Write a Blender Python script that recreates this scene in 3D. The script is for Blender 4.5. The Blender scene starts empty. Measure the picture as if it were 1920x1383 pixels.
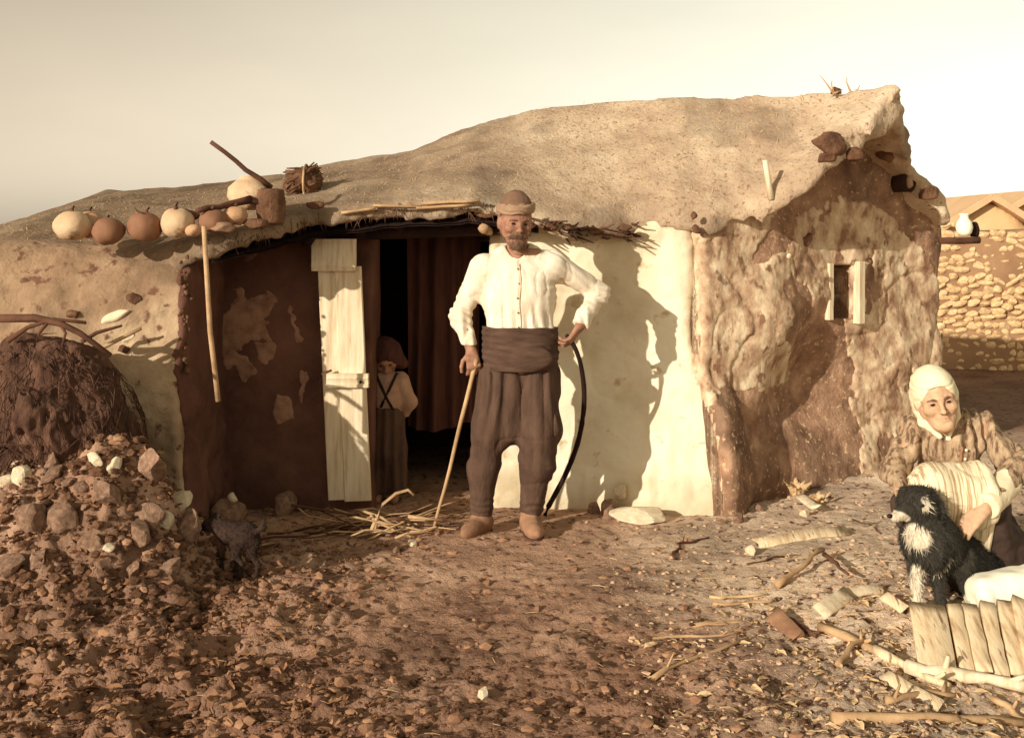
import bpy, math, random
import numpy as np

random.seed(5)
rng = np.random.default_rng(5)
S = bpy.context.scene
COL = S.collection
rad = math.radians

# ------------------------------------------------------------------ camera, sky, sun
H_EYE, F_PX, HOR = 1.55, 2133.33, 440.0
cam = bpy.data.cameras.new("camera")
cam.lens, cam.sensor_width = 40.0, 36.0
cam.shift_y = -(691.5 - HOR) / 1920.0
cam.clip_end = 3000.0
cam_o = bpy.data.objects.new("camera", cam)
cam_o.location = (0, 0, H_EYE)
cam_o.rotation_euler = (rad(90), 0, 0)
COL.objects.link(cam_o)
S.camera = cam_o

SUN_EL = rad(16.5)
SUN_H = np.array([0.675, 0.738]); SUN_H /= np.linalg.norm(SUN_H)
SUN_DIR = np.array([SUN_H[0]*math.cos(SUN_EL), SUN_H[1]*math.cos(SUN_EL), -math.sin(SUN_EL)])   # the way the light travels
sun = bpy.data.lights.new("sun", "SUN")
sun.energy, sun.angle, sun.color = 5.0, rad(0.55), (1.0, 0.945, 0.85)
sun_o = bpy.data.objects.new("sun", sun)
from mathutils import Vector, Matrix
sun_o.rotation_euler = Vector(SUN_DIR).to_track_quat('-Z', 'Y').to_euler()
sun_o.location = (-6, -6, 6)
COL.objects.link(sun_o)

W = bpy.data.worlds.new("World"); S.world = W; W.use_nodes = True
nt = W.node_tree; nt.nodes.clear()
def wn(t, **k):
    n = nt.nodes.new(t)
    for a, b in k.items(): setattr(n, a, b)
    return n
sky = wn('ShaderNodeTexSky', sky_type='NISHITA', sun_disc=False)
sky.sun_elevation = SUN_EL
sky.sun_rotation = math.atan2(-SUN_DIR[0], -SUN_DIR[1])
sky.air_density, sky.dust_density, sky.ozone_density, sky.altitude = 1.5, 0.7, 1.0, 200
bw = wn('ShaderNodeRGBToBW')
tc = wn('ShaderNodeTexCoord'); sx = wn('ShaderNodeSeparateXYZ')
mr = wn('ShaderNodeMapRange', interpolation_type='SMOOTHSTEP')
mr.inputs['From Min'].default_value, mr.inputs['From Max'].default_value = -0.55, 0.55
cr = wn('ShaderNodeMix', data_type='RGBA')
cr.inputs[6].default_value = (1.56, 1.31, 0.98, 1)      # thin brownish veil to the left
cr.inputs[7].default_value = (1.80, 1.78, 1.46, 1)     # brighter cream overcast to the right
mul = wn('ShaderNodeMix', data_type='RGBA', blend_type='MULTIPLY'); mul.inputs[0].default_value = 1.0
bg = wn('ShaderNodeBackground'); bg.inputs['Strength'].default_value = 0.106
out = wn('ShaderNodeOutputWorld')
L = nt.links.new
L(sky.outputs[0], bw.inputs[0]); L(tc.outputs['Generated'], sx.inputs[0]); L(sx.outputs['X'], mr.inputs['Value'])
L(mr.outputs[0], cr.inputs[0]); L(cr.outputs[2], mul.inputs[6]); L(bw.outputs[0], mul.inputs[7])
cn = wn('ShaderNodeTexNoise'); cn.inputs['Scale'].default_value = 2.2; cn.inputs['Detail'].default_value = 5     # faint uneven veil of cloud
cm = wn('ShaderNodeMapping'); cm.inputs['Scale'].default_value = (1, 1, 3.5); L(tc.outputs['Generated'], cm.inputs[0]); L(cm.outputs[0], cn.inputs['Vector'])
cv = wn('ShaderNodeMapRange'); cv.inputs['To Min'].default_value, cv.inputs['To Max'].default_value = 0.84, 1.16; L(cn.outputs['Fac'], cv.inputs['Value'])
m2 = wn('ShaderNodeMix', data_type='RGBA', blend_type='MULTIPLY'); m2.inputs[0].default_value = 1.0; L(mul.outputs[2], m2.inputs[6]); L(cv.outputs[0], m2.inputs[7])
L(m2.outputs[2], bg.inputs['Color']); L(bg.outputs[0], out.inputs[0])

S.view_settings.view_transform = 'Standard'
S.view_settings.look = 'None'
S.view_settings.exposure = -0.06
S.view_settings.gamma = 1.0
S.view_settings.use_curve_mapping = False

def at(px, py, Y):
    """photo pixel (1920 wide) on the plane at distance Y -> world point"""
    return np.array([(px-960.0)/F_PX*Y, Y, H_EYE+(HOR-py)/F_PX*Y])

# ------------------------------------------------------------------ noise
_T = rng.uniform(-1, 1, (64, 64, 64)).astype(np.float32)
def noise(P, f=1.0, seed=0):
    """smooth value noise in [-1,1]; f scalar or 3 frequencies"""
    P = np.asarray(P, np.float32)*np.asarray(f, np.float32) + np.float32(seed*7.31+100.5)
    I = np.floor(P).astype(np.int32); t = P-I; t = t*t*(3-2*t)
    I &= 63; J = (I+1) & 63
    x0, y0, z0 = I[..., 0], I[..., 1], I[..., 2]; x1, y1, z1 = J[..., 0], J[..., 1], J[..., 2]
    tx, ty, tz = t[..., 0], t[..., 1], t[..., 2]
    a = _T[x0, y0, z0]*(1-tx)+_T[x1, y0, z0]*tx
    b = _T[x0, y1, z0]*(1-tx)+_T[x1, y1, z0]*tx
    c = _T[x0, y0, z1]*(1-tx)+_T[x1, y0, z1]*tx
    d = _T[x0, y1, z1]*(1-tx)+_T[x1, y1, z1]*tx
    a = a*(1-ty)+b*ty; c = c*(1-ty)+d*ty
    return a*(1-tz)+c*tz
def fbm(P, f=1.0, o=4, seed=0, gain=0.5):
    f = np.asarray(f, np.float32); r = 0; a = 1.0
    for k in range(o):
        r = r + a*noise(P, f*(2.03**k), seed+k*3); a *= gain
    return r
def sm(x, a, b):
    t = np.clip((np.asarray(x, np.float32)-a)/(b-a), 0, 1); return t*t*(3-2*t)
def xyz(x, y, z=0.0):
    x, y, z = np.broadcast_arrays(x, y, z); return np.stack([x, y, z], -1).astype(np.float32)

# ------------------------------------------------------------------ distance fields
V3 = lambda *a: np.array(a, np.float32)
def ln(Q): return np.sqrt((Q*Q).sum(-1))
def rc(P, a, b, r1, r2=None):
    a = np.asarray(a, np.float32); b = np.asarray(b, np.float32); r2 = r1 if r2 is None else r2
    ba = b-a; t = np.clip(((P-a)@ba)/max(float(ba@ba), 1e-9), 0, 1)
    return ln(P-a-t[:, None]*ba)-(r1+(r2-r1)*t)
def ell(P, c, r, R=None):
    Q = P-np.asarray(c, np.float32)
    if R is not None: Q = Q@np.asarray(R, np.float32)
    r = np.asarray(r, np.float32); k0 = ln(Q/r); k1 = ln(Q/(r*r))+1e-6
    return k0*(k0-1)/k1
def bxs(P, c, h, rd=0.01, R=None):
    Q = P-np.asarray(c, np.float32)
    if R is not None: Q = Q@np.asarray(R, np.float32)
    q = np.abs(Q)-(np.asarray(h, np.float32)-rd)
    return ln(np.maximum(q, 0))+np.minimum(q.max(-1), 0)-rd
def smin(a, b, k=0.03):
    h = np.clip(0.5+0.5*(b-a)/k, 0, 1); return b+(a-b)*h-k*h*(1-h)
def crease(P, f, seed=0, p=5): return (1-np.abs(noise(P, f, seed)))**p      # thin valley lines
def smax(a, b, k=0.03): return -smin(-a, -b, k)
def rot(yaw=0, pitch=0, roll=0):
    y, p, r = rad(yaw), rad(pitch), rad(roll)
    Rz = np.array([[math.cos(y), -math.sin(y), 0], [math.sin(y), math.cos(y), 0], [0, 0, 1]])
    Rx = np.array([[1, 0, 0], [0, math.cos(p), -math.sin(p)], [0, math.sin(p), math.cos(p)]])
    Ry = np.array([[math.cos(r), 0, math.sin(r)], [0, 1, 0], [-math.sin(r), 0, math.cos(r)]])
    return (Rz@Rx@Ry).astype(np.float32)

def nets(f, lo, hi, h, slack=1.5):
    """sparse surface nets: returns verts, quads"""
    lo = np.asarray(lo, np.float32); hi = np.asarray(hi, np.float32); B = 8
    m = np.maximum(np.ceil((hi-lo)/(h*B)).astype(int), 1); n = m*B
    gi = np.stack(np.meshgrid(*[np.arange(k) for k in m], indexing='ij'), -1).reshape(-1, 3)
    dc = f((lo+(gi*B+3.5)*h).astype(np.float32))
    D = np.repeat(np.repeat(np.repeat(dc.reshape(m).astype(np.float32), B, 0), B, 1), B, 2)
    actv = gi[np.abs(dc) < 6.95*h*slack+0.012]
    loc = np.stack(np.meshgrid(*[np.arange(B)]*3, indexing='ij'), -1).reshape(-1, 3)
    for s in range(0, len(actv), 400):
        I = (actv[s:s+400, None, :]*B+loc[None]).reshape(-1, 3)
        D[I[:, 0], I[:, 1], I[:, 2]] = f((lo+I*np.float32(h)).astype(np.float32))
    Sg = D < 0
    c = np.zeros(np.array(n)-1, np.uint8)
    offs = [(i, j, k) for i in (0, 1) for j in (0, 1) for k in (0, 1)]
    for i, j, k in offs: c += Sg[i:n[0]-1+i, j:n[1]-1+j, k:n[2]-1+k]
    act = (c > 0) & (c < 8)
    idx = np.full(act.shape, -1, np.int32); I = np.argwhere(act); idx[act] = np.arange(len(I))
    dv = {o: D[I[:, 0]+o[0], I[:, 1]+o[1], I[:, 2]+o[2]] for o in offs}
    acc = np.zeros((len(I), 3), np.float32); cnt = np.zeros(len(I), np.float32)
    for a in offs:
        for ax in range(3):
            if a[ax]: continue
            b = list(a); b[ax] = 1; b = tuple(b)
            da, db = dv[a], dv[b]; mk = (da < 0) != (db < 0)
            t = np.where(mk, da/np.where(mk, da-db, 1), 0)
            p = np.tile(np.array(a, np.float32), (len(I), 1)); p[:, ax] = t
            acc += p*mk[:, None]; cnt += mk
    V = lo+h*(I+acc/cnt[:, None])
    F = []
    for ax in range(3):
        u, v = (ax+1) % 3, (ax+2) % 3
        sl0 = [slice(None)]*3; sl1 = [slice(None)]*3
        sl0[ax] = slice(0, n[ax]-1); sl1[ax] = slice(1, n[ax])
        A, Bv = Sg[tuple(sl0)], Sg[tuple(sl1)]
        J = np.argwhere(A != Bv)
        J = J[(J[:, u] >= 1) & (J[:, v] >= 1) & (J[:, u] < n[u]-1) & (J[:, v] < n[v]-1)]
        if not len(J): continue
        eu = np.zeros(3, int); eu[u] = 1; ev = np.zeros(3, int); ev[v] = 1
        q = np.stack([idx[tuple((J-d).T)] for d in (0*eu, eu, eu+ev, ev)], -1)
        ins = A[tuple(J.T)]
        q[~ins] = q[~ins][:, ::-1]
        F.append(q)
    F = np.concatenate(F); F = F[(F >= 0).all(1)]
    return V.astype(np.float32), F

def relax(V, F, it=2, w=0.6):
    """even out the steps of a meshed field"""
    E = np.concatenate([F[:, [0, 1]], F[:, [1, 2]], F[:, [2, 3]], F[:, [3, 0]]]); E = np.concatenate([E, E[:, ::-1]])
    cnt = np.maximum(np.bincount(E[:, 0], minlength=len(V)), 1)
    for _ in range(it):
        A = np.stack([np.bincount(E[:, 0], weights=V[E[:, 1], k], minlength=len(V)) for k in range(3)], -1)/cnt[:, None]
        V = V+(A-V)*w
    return V.astype(np.float32)
def look(f, px, py, y0, y1, n=500):
    """first point of a field met along the line of sight through a photo pixel"""
    Y_ = np.linspace(y0, y1, n); P = np.stack([(px-960)/F_PX*Y_, Y_, H_EYE+(HOR-py)/F_PX*Y_], -1).astype(np.float32)
    k = np.nonzero(f(P) < 0)[0]
    return P[k[0]].astype(float) if len(k) else P[n//2].astype(float)
# ------------------------------------------------------------------ mesh and object helpers
def mesh_data(name, V, F, mat=None, smooth=True, attr=None):
    me = bpy.data.meshes.new(name)
    V = np.asarray(V, np.float32)
    if isinstance(F, np.ndarray):
        n, k = F.shape
        me.vertices.add(len(V)); me.vertices.foreach_set('co', V.ravel())
        me.loops.add(n*k); me.loops.foreach_set('vertex_index', F.astype(np.int32).ravel())
        me.polygons.add(n)
        me.polygons.foreach_set('loop_start', np.arange(0, n*k, k, dtype=np.int32))
        me.polygons.foreach_set('loop_total', np.full(n, k, np.int32))
        me.update(calc_edges=True)
    else:
        me.from_pydata(V.tolist(), [], [list(map(int, q)) for q in F]); me.update()
    me.polygons.foreach_set('use_smooth', np.full(len(me.polygons), bool(smooth)))
    if attr is not None:
        ca = me.color_attributes.new('coat', 'FLOAT_COLOR', 'POINT')
        c = np.ones((len(V), 4), np.float32); c[:, :3] = attr
        ca.data.foreach_set('color', c.ravel())
    if mat is not None: me.materials.append(mat)
    return me
WL = {}
def wloc(o):
    return WL.get(o.name, np.zeros(3)) if o is not None else np.zeros(3)
def link(name, me, parent=None, loc=None):
    o = bpy.data.objects.new(name, me); COL.objects.link(o)
    if parent is not None: o.parent = parent
    pl = wloc(parent)
    w = pl if loc is None else np.asarray(loc, float)
    o.location = tuple(float(a) for a in w-pl)
    WL[o.name] = w
    return o
def obj(name, V, F, mat, parent=None, base=None, smooth=True, attr=None):
    """one mesh object from world-space vertices; origin at base (default: the parent's origin)"""
    b = wloc(parent) if base is None else np.asarray(base, float)
    return link(name, mesh_data(name, np.asarray(V)-b, F, mat, smooth, attr), parent, b)
def tag(o, label=None, cat=None, group=None, kind=None):
    if label: o['label'] = label
    if cat: o['category'] = cat
    if group: o['group'] = group
    if kind: o['kind'] = kind
    return o
def thing(name, loc, label, cat, group=None):
    o = link(name, None, None, loc); o.empty_display_size = 0.1
    return tag(o, label, cat, group)
def frame(d):
    d = np.asarray(d, float); d = d/np.linalg.norm(d)
    up = np.array([0, 0, 1.0]) if abs(d[2]) < 0.9 else np.array([1.0, 0, 0])
    a = np.cross(d, up); a /= np.linalg.norm(a); b = np.cross(a, d)
    return d, a, b
def tube(pts, r, n=7, jit=0.0, seed=0):
    """round stick along a polyline; r one radius or one per point"""
    pts = np.asarray(pts, float); k = len(pts)
    r = np.full(k, r) if np.isscalar(r) else np.asarray(r, float)
    rg = np.random.default_rng(seed); V = []
    for i in range(k):
        d, a, b = frame(pts[min(i+1, k-1)]-pts[max(i-1, 0)])
        for j in range(n):
            t = 2*math.pi*j/n
            V.append(pts[i]+(a*math.cos(t)+b*math.sin(t))*r[i]*(1+jit*rg.uniform(-1, 1)))
    F = [[i*n+j, i*n+(j+1) % n, (i+1)*n+(j+1) % n, (i+1)*n+j] for i in range(k-1) for j in range(n)]
    F.append(list(range(n))[::-1]); F.append([(k-1)*n+j for j in range(n)])
    return np.array(V), F
def bend(p0, p1, k=6, amp=0.02, seed=0, sag=0.0):
    rg = np.random.default_rng(seed); p0 = np.asarray(p0, float); p1 = np.asarray(p1, float)
    t = np.linspace(0, 1, k); q = p0+(p1-p0)*t[:, None]
    w = rg.normal(0, 1, (k, 3)); w = (w+np.roll(w, 1, 0))/2; w[0] = w[-1] = 0
    q = q+w*amp; q[:, 2] -= sag*np.sin(t*math.pi)
    return q
def plank(p0, p1, wdir, w, th, seed=0, seg=5, ch=0.004, warp=0.004, taper=0.0, ends=0.0):
    """sawn or hewn board: chamfered section swept from p0 to p1; wdir = the way its width runs"""
    rg = np.random.default_rng(seed); p0 = np.asarray(p0, float); p1 = np.asarray(p1, float)
    d = p1-p0; d = d/np.linalg.norm(d); wd = np.asarray(wdir, float); wd = wd-d*(wd@d); wd /= np.linalg.norm(wd)
    nd = np.cross(d, wd); V = []
    a, b = w/2, th/2
    sec = [(-a+ch, -b), (a-ch, -b), (a, -b+ch), (a, b-ch), (a-ch, b), (-a+ch, b), (-a, b-ch), (-a, -b+ch)]
    off = rg.normal(0, warp, seg+1)
    for i in range(seg+1):
        t = i/seg; s = 1-taper*t+rg.normal(0, 0.005)
        for (u, v) in sec:
            e = 0.0
            if i in (0, seg): e = rg.uniform(-ends, ends)
            V.append(p0+d*(np.linalg.norm(p1-p0)*t+e)+wd*u*s+nd*(v+off[i]))
    n = 8
    F = [[i*n+j, i*n+(j+1) % n, (i+1)*n+(j+1) % n, (i+1)*n+j] for i in range(seg) for j in range(n)]
    F.append(list(range(n))[::-1]); F.append([seg*n+j for j in range(n)])
    return np.array(V), F
def join(parts):
    Vs, Fs, k = [], [], 0
    for V, F in parts:
        Vs.append(np.asarray(V)); Fs += [[int(i)+k for i in q] for q in F]; k += len(V)
    return np.concatenate(Vs), Fs
def ico(sub=2):
    import bmesh
    bm = bmesh.new(); bmesh.ops.create_icosphere(bm, subdivisions=sub, radius=1.0)
    V = np.array([v.co[:] for v in bm.verts]); F = np.array([[v.index for v in f.verts] for f in bm.faces]); bm.free()
    return V, F
ICO1, ICO2, ICO3 = ico(1), ico(2), ico(3)
def stone_vf(seed, rough=0.28, flat=(1, 1, 1), base=None, cut=3):
    """rough broken stone of unit radius"""
    V, F = base or ICO3; rg = np.random.default_rng(seed)
    V = V.copy()
    for _ in range(cut+4):
        d = rg.normal(0, 1, 3); d /= np.linalg.norm(d); c = rg.uniform(0.5, 0.85)
        s = V@d; V = V-np.maximum(s-c, 0)[:, None]*d*0.95
    V = V*(1+rough*0.35*fbm(V.astype(np.float32), 1.6, 3, seed)[:, None])
    return V*np.asarray(flat), F

def grad(f, P, e=0.004):
    G = np.stack([f(P+V3(*(e*(k == i) for i in range(3))))-f(P-V3(*(e*(k == i) for i in range(3)))) for k in range(3)], -1)
    return G/(ln(G)[:, None]+1e-9)
def strands(P, Nn, D, L_, w, seed=0, lift=0.5):
    """flat tapering hairs from points P: normals Nn, lie direction D, lengths L_"""
    rg = np.random.default_rng(seed); k = len(P)
    D = D+rg.normal(0, 0.35, (k, 3)); D = D-Nn*(D*Nn).sum(1)[:, None]; D /= np.linalg.norm(D, axis=1)[:, None]+1e-9
    T = D+Nn*lift*rg.uniform(0.5, 1.5, (k, 1)); T /= np.linalg.norm(T, axis=1)[:, None]
    Sd = np.cross(D, Nn); L_ = L_[:, None]
    a = P-Sd*w-Nn*0.003; b = P+Sd*w-Nn*0.003; m = P+T*L_*0.55; tip = P+T*L_*0.9+D*L_*0.25-Nn*L_*0.12
    V = np.stack([a, b, m+Sd*w*0.8, m-Sd*w*0.8, tip], 1).reshape(-1, 3); o = (np.arange(k)*5)[:, None]
    F = np.concatenate([o+np.array([[0, 1, 2]]), o+np.array([[0, 2, 3]]), o+np.array([[3, 2, 4]])])
    return V, F
# ------------------------------------------------------------------ materials
def lin(c):
    c = np.asarray(c, float)/255.0
    r = np.where(c <= 0.04045, c/12.92, ((c+0.055)/1.055)**2.4)
    return (float(r[0]), float(r[1]), float(r[2]), 1.0)
def mat(name, ramp, scale=4.0, detail=8.0, rough=0.92, bump=0.4, bscale=30.0, bdist=0.01, stretch=(1, 1, 1),
        speck=None, spscale=60.0, spat=0.62, attr=False, rot_z=0.0, spec=0.2, distort=0.0):
    """procedural matt material: noise-driven colour ramp, optional specks, two scales of relief"""
    m = bpy.data.materials.new(name); m.use_nodes = True; t = m.node_tree; N = t.nodes; K = t.links.new
    p = N['Principled BSDF']; p.inputs['Roughness'].default_value = rough; p.inputs['Specular IOR Level'].default_value = spec
    co = N.new('ShaderNodeTexCoord'); mp = N.new('ShaderNodeMapping'); mp.inputs['Scale'].default_value = stretch
    mp.inputs['Rotation'].default_value = (0, 0, rot_z)
    K(co.outputs['Object'], mp.inputs['Vector'])
    def nz(s, d, dist=0.0, r=0.55):
        n = N.new('ShaderNodeTexNoise'); n.inputs['Scale'].default_value = s; n.inputs['Detail'].default_value = d
        n.inputs['Roughness'].default_value = r; n.inputs['Distortion'].default_value = dist
        K(mp.outputs[0], n.inputs['Vector']); return n
    n1 = nz(scale, detail, distort, 0.62)
    cr = N.new('ShaderNodeValToRGB'); el = cr.color_ramp.elements
    while len(el) < len(ramp): el.new(0.5)
    for e, (q, c) in zip(el, ramp): e.position = q; e.color = lin(c)
    K(n1.outputs['Fac'], cr.inputs[0]); colr = cr.outputs[0]
    if attr:
        va = N.new('ShaderNodeVertexColor'); va.layer_name = 'coat'
        mx = N.new('ShaderNodeMix'); mx.data_type = 'RGBA'; mx.blend_type = 'MULTIPLY'; mx.inputs[0].default_value = 1
        K(va.outputs[0], mx.inputs[6]); K(colr, mx.inputs[7]); colr = mx.outputs[2]
    if speck:
        n2 = nz(spscale, 3); st = N.new('ShaderNodeValToRGB'); st.color_ramp.elements[0].position = spat
        st.color_ramp.elements[1].position = min(spat+0.09, 1); K(n2.outputs['Fac'], st.inputs[0])
        mx = N.new('ShaderNodeMix'); mx.data_type = 'RGBA'; K(st.outputs[0], mx.inputs[0]); K(colr, mx.inputs[6])
        mx.inputs[7].default_value = lin(speck); colr = mx.outputs[2]
    K(colr, p.inputs['Base Color'])
    if bump:
        nb = nz(bscale, 6, 0, 0.65); bp = N.new('ShaderNodeBump'); bp.inputs['Strength'].default_value = bump
        bp.inputs['Distance'].default_value = bdist; K(nb.outputs['Fac'], bp.inputs['Height']); K(bp.outputs[0], p.inputs['Normal'])
    return m
M = {}
M['soil'] = mat('dry_soil', [(0.3, (132, 98, 77)), (0.5, (176, 137, 109)), (0.72, (200, 163, 133))], 1.8, 10, bump=1.0, bscale=64, bdist=0.014,
                speck=(96, 64, 50), spscale=20, spat=0.57, attr=True)
M['white'] = mat('limewash', [(0.3, (214, 196, 160)), (0.5, (236, 222, 190)), (0.75, (246, 236, 208))], 2.2, 8, bump=0.45, bscale=22, bdist=0.012,
                 speck=(200, 172, 132), spscale=9, spat=0.62, attr=True)
M['roofmud'] = mat('roof_mud', [(0.3, (154, 128, 104)), (0.5, (194, 169, 140)), (0.72, (226, 205, 175))], 2.2, 12, bump=0.9, bscale=38, bdist=0.015,
                   speck=(150, 116, 88), spscale=44, spat=0.58, attr=True)
M['bankmud'] = mat('bank_mud', [(0.3, (112, 86, 64)), (0.5, (152, 122, 93)), (0.72, (182, 152, 119))], 2.6, 10, bump=0.8, bscale=26, bdist=0.016,
                   speck=(112, 78, 58), spscale=14, spat=0.58, attr=True)
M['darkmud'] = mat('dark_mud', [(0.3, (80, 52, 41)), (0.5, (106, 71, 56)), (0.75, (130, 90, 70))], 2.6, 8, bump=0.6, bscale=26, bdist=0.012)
M['gablemud'] = mat('gable_mud', [(0.3, (116, 86, 66)), (0.5, (156, 120, 94)), (0.75, (188, 152, 122))], 7, 12, bump=1.0, bscale=36, bdist=0.014, speck=(206, 172, 132), spscale=34, spat=0.60, attr=True)
M['flake'] = mat('pale_plaster', [(0.32, (132, 98, 73)), (0.46, (184, 150, 118)), (0.60, (218, 192, 156)), (0.8, (240, 222, 188))], 7, 12, bump=0.6, bscale=40, bdist=0.010,
                 speck=(140, 104, 78), spscale=11, spat=0.58, stretch=(1.3, 1.3, 0.9))
M['tanplaster'] = mat('old_plaster', [(0.3, (124, 86, 66)), (0.6, (172, 130, 102))], 12, 8, bump=0.5, bscale=40, bdist=0.008)
M['soot'] = mat('soot_and_shade', [(0.3, (34, 20, 15)), (0.7, (58, 36, 27))], 6, 6, bump=0.5, bscale=40, bdist=0.01)  # sooty timber; its dark colour also stands in for shade
M['curtain'] = mat('dark_cloth', [(0.3, (62, 36, 30)), (0.7, (96, 60, 48))], 5, 6, bump=0.3, bscale=120, bdist=0.003, stretch=(4, 4, 0.6))
M['palewood'] = mat('weathered_pale_wood', [(0.3, (196, 168, 130)), (0.5, (226, 204, 168)), (0.75, (240, 224, 194))], 5, 8, bump=0.5, bscale=26, bdist=0.004, stretch=(7, 7, 0.7))
M['boardwood'] = mat('sawn_board', [(0.30, (168, 134, 96)), (0.48, (222, 194, 152)), (0.75, (242, 222, 184))], 5, 10, bump=0.7, bscale=26, bdist=0.005, stretch=(9, 0.7, 3), speck=(150, 116, 82), spscale=5, spat=0.62)
M['darkwood'] = mat('dark_branch', [(0.3, (70, 44, 32)), (0.7, (116, 80, 58))], 6, 6, bump=0.5, bscale=40, bdist=0.006)
M['drywood'] = mat('dry_branch', [(0.3, (150, 114, 80)), (0.7, (206, 170, 126))], 8, 6, bump=0.5, bscale=40, bdist=0.005)
M['stone'] = mat('rubble_stone', [(0.3, (108, 80, 62)), (0.5, (150, 116, 92)), (0.75, (186, 152, 124))], 3, 8, bump=0.6, bscale=14, bdist=0.02, speck=(120, 84, 60), spscale=12, spat=0.62)
M['palestone'] = mat('pale_stone', [(0.3, (206, 180, 142)), (0.7, (236, 218, 184))], 3, 8, bump=0.5, bscale=14, bdist=0.02)
M['straw'] = mat('straw', [(0.3, (96, 64, 44)), (0.5, (136, 97, 68)), (0.75, (176, 134, 96))], 9, 4, bump=0.3, bscale=60)
M['palestraw'] = mat('pale_straw', [(0.3, (170, 132, 92)), (0.7, (228, 196, 148))], 9, 4, bump=0.3, bscale=60)
M['heap'] = mat('rotted_straw', [(0.3, (66, 44, 34)), (0.55, (104, 73, 56)), (0.8, (142, 106, 82))], 8, 8, bump=1.0, bscale=30, bdist=0.02, stretch=(1.6, 1.6, 0.7))
M['childshirt'] = mat('grimy_cotton', [(0.3, (150, 114, 92)), (0.7, (190, 152, 126))], 8, 6, bump=0.5, bscale=60)
M['paleclod'] = mat('pale_earth_crumb', [(0.3, (176, 140, 108)), (0.7, (216, 182, 146))], 5, 5, bump=0.4, bscale=30)
M['sole'] = mat('shoe_sole', [(0.3, (70, 48, 38)), (0.7, (96, 68, 54))], 8, 4, bump=0.2)
M['gourd'] = mat('gourd_skin', [(0.3, (176, 132, 96)), (0.7, (206, 164, 124))], 5, 8, bump=0.5, bscale=24, rough=0.75, speck=(128, 92, 68), spscale=9, spat=0.58)
M['palegourd'] = mat('pale_gourd_skin', [(0.3, (186, 148, 112)), (0.6, (222, 190, 150))], 5, 8, bump=0.5, bscale=24, rough=0.75, speck=(160, 122, 90), spscale=9, spat=0.58)
M['browngourd'] = mat('brown_gourd_skin', [(0.3, (120, 82, 60)), (0.7, (158, 114, 84))], 4, 5, bump=0.2, bscale=40, rough=0.7)
M['skin'] = mat('skin', [(0.3, (132, 90, 70)), (0.7, (176, 130, 102))], 26, 7, bump=0.5, bscale=110, bdist=0.003, rough=0.6)
M['paleskin'] = mat('fair_skin', [(0.3, (176, 134, 102)), (0.7, (216, 176, 138))], 24, 7, bump=0.45, bscale=90, bdist=0.003, rough=0.6)
M['shirt'] = mat('white_cotton', [(0.28, (204, 182, 152)), (0.5, (232, 214, 186)), (0.7, (242, 228, 204))], 7, 8, bump=0.6, bscale=60, bdist=0.006, stretch=(2.2, 2.2, 0.7))
M['placket'] = mat('seam_shadowed_cotton', [(0.3, (178, 146, 112)), (0.7, (196, 164, 128))], 8, 4, bump=0.2)
M['sash'] = mat('sash_wool', [(0.3, (70, 51, 40)), (0.7, (98, 73, 58))], 10, 6, bump=0.5, bscale=60, bdist=0.006, stretch=(1, 1, 5))
M['trouser'] = mat('trouser_wool', [(0.3, (70, 51, 40)), (0.7, (100, 75, 59))], 7, 6, bump=0.7, bscale=46, bdist=0.008, stretch=(2, 2, 0.6))
M['leather'] = mat('dusty_leather', [(0.3, (128, 90, 66)), (0.7, (172, 130, 98))], 8, 6, bump=0.3, bscale=50, rough=0.75)
M['cap'] = mat('felt_cap', [(0.3, (104, 76, 58)), (0.7, (138, 106, 82))], 12, 5, bump=0.4, bscale=90, bdist=0.004)
M['hair'] = mat('dark_hair', [(0.3, (36, 22, 18)), (0.7, (62, 42, 34))], 20, 4, bump=0.8, bscale=90, bdist=0.006, stretch=(3, 3, 0.6))
M['greyhair'] = mat('grizzled_hair', [(0.3, (96, 66, 50)), (0.7, (158, 124, 98))], 40, 4, bump=0.9, bscale=120, bdist=0.006)
M['eye'] = mat('eye_dark', [(0.3, (28, 18, 14)), (0.7, (40, 26, 20))], 8, 2, bump=0, rough=0.35)
M['scarf'] = mat('cream_headscarf', [(0.3, (222, 202, 160)), (0.7, (244, 230, 194))], 6, 5, bump=0.3, bscale=80, bdist=0.003)
M['blouse'] = mat('printed_blouse', [(0.40, (104, 80, 60)), (0.50, (160, 132, 102)), (0.7, (188, 160, 126))], 30, 4, bump=0.7, bscale=50, bdist=0.006, stretch=(1.6, 1.6, 0.5))
M['apron'] = mat('striped_apron', [(0.40, (178, 150, 112)), (0.52, (236, 216, 178))], 9, 3, bump=0.4, bscale=60, bdist=0.004, stretch=(12, 1.0, 0.15))
M['skirt'] = mat('dark_skirt', [(0.3, (58, 44, 38)), (0.7, (96, 74, 62))], 12, 6, bump=0.4, bscale=90, bdist=0.004)
M['whitecloth'] = mat('white_sacking', [(0.3, (238, 228, 196)), (0.7, (250, 244, 220))], 5, 5, bump=0.3, bscale=60, bdist=0.004)
M['coat'] = mat('shaggy_coat', [(0.3, (196, 190, 182)), (0.7, (252, 248, 240))], 26, 5, bump=1.0, bscale=60, bdist=0.012, stretch=(1.4, 1.4, 0.6), attr=True, rough=0.8)
M['capwrap'] = mat('wound_cap_cloth', [(0.3, (138, 108, 84)), (0.7, (172, 140, 110))], 14, 5, bump=0.4, bscale=90, bdist=0.004)
M['clod'] = mat('earth_crumb', [(0.3, (120, 82, 58)), (0.7, (176, 134, 100))], 5, 5, bump=0.4, bscale=30)
M['pot'] = mat('clay_pot', [(0.3, (92, 60, 44)), (0.7, (128, 88, 64))], 6, 4, bump=0.2, bscale=40)
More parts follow.
